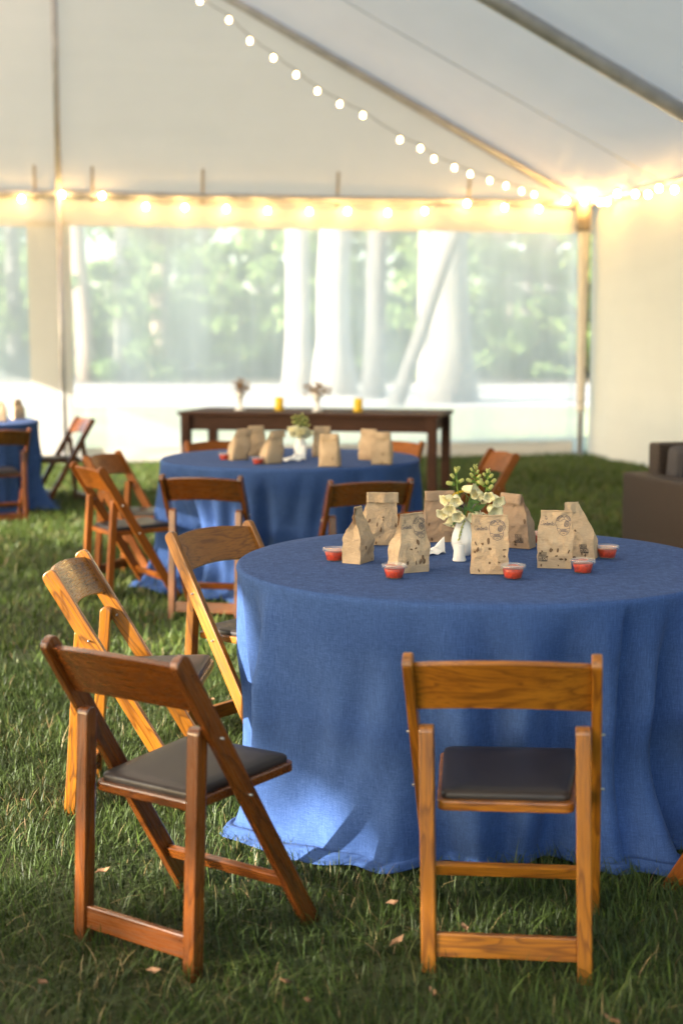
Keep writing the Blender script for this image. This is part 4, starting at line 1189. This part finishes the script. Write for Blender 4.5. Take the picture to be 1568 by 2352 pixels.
def spike(p0, p1, n, r, mat, label, seed):
    root = thing('flower_spike', NK, 0, label, 'flower', None)
    g = random.Random(seed)
    MB().tube([Vector((.002, 0, -.05)), Vector((.003, 0, .004)), p0, p1], [.0012, .0011, .001, .0006], 6).build('stem', 'stem_green', root, smooth=True)
    mb = MB()
    for k in range(n):
        t_ = k / n; c_ = p0 * (1 - t_) + p1 * t_
        d_ = Vector((g.gauss(0, 1), g.gauss(0, 1), g.gauss(0, 1))).normalized()
        m_ = aim(c_ + d_ * r * (1 - .6 * t_) * .5, d_, 0, 1)
        mb.lathe([(.0003, 0), (.0012, .001), (.0022, .0028), (.0005, .0032)], 5, None, m_)
    o = mb.build('florets', mat, root); o['kind'] = 'stuff'
spike(fl(880, 780, -.02), fl(1060, 880, -.018), 110, .009, 'white_floret', 'drooping white fluffy flower spike beside the foxglove bells over the logo bag', 1)
spike(fl(730, 520, .0), fl(870, 500, -.002), 70, .007, 'white_floret', 'small white fluffy spike lying across the middle of the bouquet', 2)
spike(fl(690, 880, -.030), fl(612, 1140, -.040), 60, .004, 'bud_green', 'thin trailing green tendril hanging down the front of the vase', 3)
spike(fl(550, 560, -.012), fl(680, 510, -.006), 60, .006, 'yellow_floret', 'little yellow yarrow tuft between the foxglove stems', 4)
spike(fl(620, 700, -.002), fl(680, 720, -.01), 30, .006, 'dark_floret', 'tiny dark purple florets deep inside the bouquet', 5)
spike(fl(900, 640, -.002), fl(980, 660, -.006), 30, .007, 'dark_floret', 'tiny dark purple florets under the bells over the logo bag', 6)

sh = tag(link('shaker', MB().lathe([(.0005, .0), (.0205, .0), (.0212, .002), (.0212, .006), (.0196, .0075), (.0192, .010), (.0165, .046), (.0155, .0505), (.0125, .0530), (.0005, .0535)], 28).mesh('shaker', smooth=True), None, 'white_plastic'), 'small plain white shaker standing in front of the vase', 'shaker')
sh.location = onT(1054, 1288)
# crumpled napkin
def napkin(p, label, sc, seed):
    nw = 12
    vs = []
    for j in range(nw + 1):
        for i in range(nw + 1):
            u, v_ = i / nw * 2 - 1, j / nw * 2 - 1
            rr = max(abs(u), abs(v_))
            z = .012 * (1 - rr) + .030 * max(0, u + .15) * (v_ > 0) * max(0, v_) * 1.3 + .005 * mnoise.noise((u * 2.3, v_ * 2.3, seed)) + .010 * abs(math.sin(3.1 * u + 1.4 * v_ + seed)) * (1 - .4 * rr)
            vs.append(Vector((u * .040 + .006 * v_, v_ * .026 * (1 - .45 * u * (u > 0)), max(.0008, z))) * sc)
    fs = [(j * (nw + 1) + i, j * (nw + 1) + i + 1, (j + 1) * (nw + 1) + i + 1, (j + 1) * (nw + 1) + i) for j in range(nw) for i in range(nw)]
    ob = MB().add(vs, fs).build('napkin', 'napkin_paper', None)
    so = ob.modifiers.new('thickness', 'SOLIDIFY'); so.thickness = .0012; so.offset = 1
    ob.location = p; ob.rotation_euler = (0, 0, .5)
    tag(ob, label, 'napkin', 'crumpled napkins')
napkin(onT(995, 1272), 'crumpled white paper napkin between the beak-topped bag and the vase', 1.1, 1.0)
napkin(on2(676, 1058), 'crumpled white napkin at the foot of the blurred middle-table vase', 1.8, 4.0)

# bouquet on the middle table
v2 = on2(690, 1050)
tag(link('vase', VASE, None, 'white_ceramic'), 'blurred white bud vase in the middle of the middle table', 'vase', 'white vases').location = v2
N2 = v2 + Vector((0, 0, .1215))
for k, (a, hh, ox) in enumerate([(0, .12, -.03), (1, .13, .012), (2, .11, .035)]):
    foxglove(N2, [Vector((0, 0, -.09)), Vector((0, 0, 0)), Vector((ox * .6, .0, hh * .5)), Vector((ox, 0, hh))],
             [(Vector((ox * .9 + .008 * math.cos(q * 2.4), .008 * math.sin(q * 2.4), hh * (.55 + .08 * q))), (math.cos(q * 2.4), math.sin(q * 2.4), .6), 1.0) for q in range(5)],
             [(Vector((ox * .5 + .016 * math.cos(q * 2.2 + k), .016 * math.sin(q * 2.2 + k), hh * (.18 + .07 * q))), (math.cos(q * 2.2 + k), math.sin(q * 2.2 + k), -.5), 1.15) for q in range(5)],
             ['blurred cream foxglove leaning toward the slanted bags on the middle table', 'blurred tallest cream foxglove on the middle table', 'blurred cream foxglove leaning toward the upright bag on the middle table'][k], 'foxgloves in the middle-table vase', 11 + k)
sp2 = thing('leaf_sprig', N2, 0, 'blurred green leaves round the middle-table vase', 'leaves')
for k in range(12):
    a = k * 2.4; d_ = Vector((math.cos(a), math.sin(a), random.uniform(-.1, .9))).normalized()
    link('leaf', LM, sp2, 'bouquet_leaf', Matrix.Translation((0, 0, .004 + .003 * k)) @ d_.to_track_quat('X', 'Z').to_matrix().to_4x4() @ Matrix.Scale(1.3, 4))

# ------------------------------------------------------------------ dark wooden table and what stands on it
FL = on_z(407, 946, 0.765); FR = on_z(1007, 953, 0.765)
fx = (FR - FL).normalized(); fy = Vector((-fx.y, fx.x, 0)); LEN = (FR - FL).length; WD = 0.95
ft = thing('farm_table', (FL.x + fx.x * LEN / 2 + fy.x * WD / 2, FL.y + fx.y * LEN / 2 + fy.y * WD / 2, 0), math.atan2(fx.y, fx.x), 'long dark wooden farm table with plank top before the clear wall', 'table')
for k in range(5):
    MB().box((0, -WD / 2 + (k + .5) * WD / 5, .750), (LEN, WD / 5 - .004, .032)).build('plank', 'dark_wood', ft, 0.003)
for sy in (-1, 1):
    MB().box((0, sy * (WD / 2 - .07), .665), (LEN - .20, .028, .135)).build('apron', 'dark_wood', ft, .002)
for sx in (-1, 1):
    MB().box((sx * (LEN / 2 - .10), 0, .665), (.028, WD - .2, .135)).build('apron', 'dark_wood', ft, .002)
    for sy in (-1, 1):
        MB().box((sx * (LEN / 2 - .065), sy * (WD / 2 - .065), .365), (.085, .085, .735)).build('leg', 'dark_wood', ft, .006)
for sx in (-.62, .62):
    MB().box((sx, 0, .70), (.05, WD - .17, .05)).build('brace', 'dark_wood', ft, .003)
ftop = lambda dx, dy: on_z(dx, dy, .7675)
def goblet(p, label, spread, seed):
    root = thing('goblet_vase', p, 0, label, 'vase', 'vases on the dark wooden table')
    MB().lathe([(.0005, 0), (.05, 0), (.052, .006), (.03, .02), (.022, .06), (.026, .10), (.045, .14), (.055, .165), (.052, .165), (.04, .14), (.0005, .11)], 20).build('goblet', 'napkin_paper' if False else 'white_ceramic', root, smooth=True)
    g = random.Random(seed); mb = MB()
    for k in range(60):
        d_ = Vector((g.gauss(0, spread), g.gauss(0, spread), abs(g.gauss(.9, .35)))).normalized()
        e_ = Vector((0, 0, .14)) + d_ * g.uniform(.07, .15)
        mb.tube([Vector((0, 0, .13)), e_], [.002, .002], 4)
        mb.lathe([(.0005, 0), (.010, .004), (.013, .012), (.0005, .02)], 6, None, aim(e_, d_, 0, g.uniform(.7, 1.2)))
    o = mb.build('dried_flowers', 'dry_flower', root); o['kind'] = 'stuff'
goblet(ftop(551, 942), 'pale pedestal vase of upright dried flowers on the dark wooden table', .45, 1)
goblet(ftop(728, 945), 'pale pedestal vase of wide spreading dried flowers on the dark wooden table', .9, 2)
CAND = MB().lathe([(.0005, 0), (.041, 0), (.042, .004), (.042, .118), (.038, .122), (.030, .117), (.0005, .115)], 24).mesh('pillar', smooth=True)
for (dx, dy, lb) in [(641, 942, 'yellow pillar candle between the two pedestal vases on the dark table'), (822, 945, 'yellow pillar candle beyond the spreading vase on the dark table')]:
    root = thing('candle', ftop(dx, dy), 0, lb, 'candle', 'yellow candles'); link('pillar', CAND, root, 'yellow_wax')
    MB().tube([(0, 0, .112), (.001, 0, .130)], .0015, 5).build('wick', 'black_ink', root)

# ------------------------------------------------------------------ wicker armchair
bl = on_z(1427, 1083, 0.62)
phi = R(16)
sf = thing('wicker_armchair', (bl.x, bl.y, 0), phi, 'brown wicker armchair with dark grey cushions standing on the grass by the side wall', 'armchair')
# local: x to the right along the back, -y towards its front
SWD, SDP, ATH = 1.5, 0.82, 0.17
for x0 in (0, SWD - ATH):
    MB().box((x0 + ATH / 2, -SDP / 2, .335), (ATH, SDP, .57)).build('arm', 'wicker', sf, .02)
MB().box((SWD / 2, -.075, .44), (SWD - 2 * ATH - .004, .13, .72)).build('backrest', 'wicker', sf, .015)
MB().box((SWD / 2, -SDP / 2 - .07, .20), (SWD - 2 * ATH - .004, SDP - .15, .30)).build('seat_base', 'wicker', sf, .01)
MB().box((SWD / 2, -SDP / 2 - .08, .42), (SWD - 2 * ATH - .02, SDP - .18, .13)).build('seat_cushion', 'grey_cushion', sf, .035, True)
MB().box((SWD / 2 + .01, -.225, .61), (SWD - 2 * ATH - .05, .15, .36), Matrix.Rotation(R(8), 3, 'X')).build('back_cushion', 'grey_cushion', sf, .04, True)
for x0 in (.06, SWD - .06):
    for y0 in (-.06, -SDP + .06):
        MB().box((x0, y0, .022), (.05, .05, .055)).build('foot', 'dark_wood', sf)
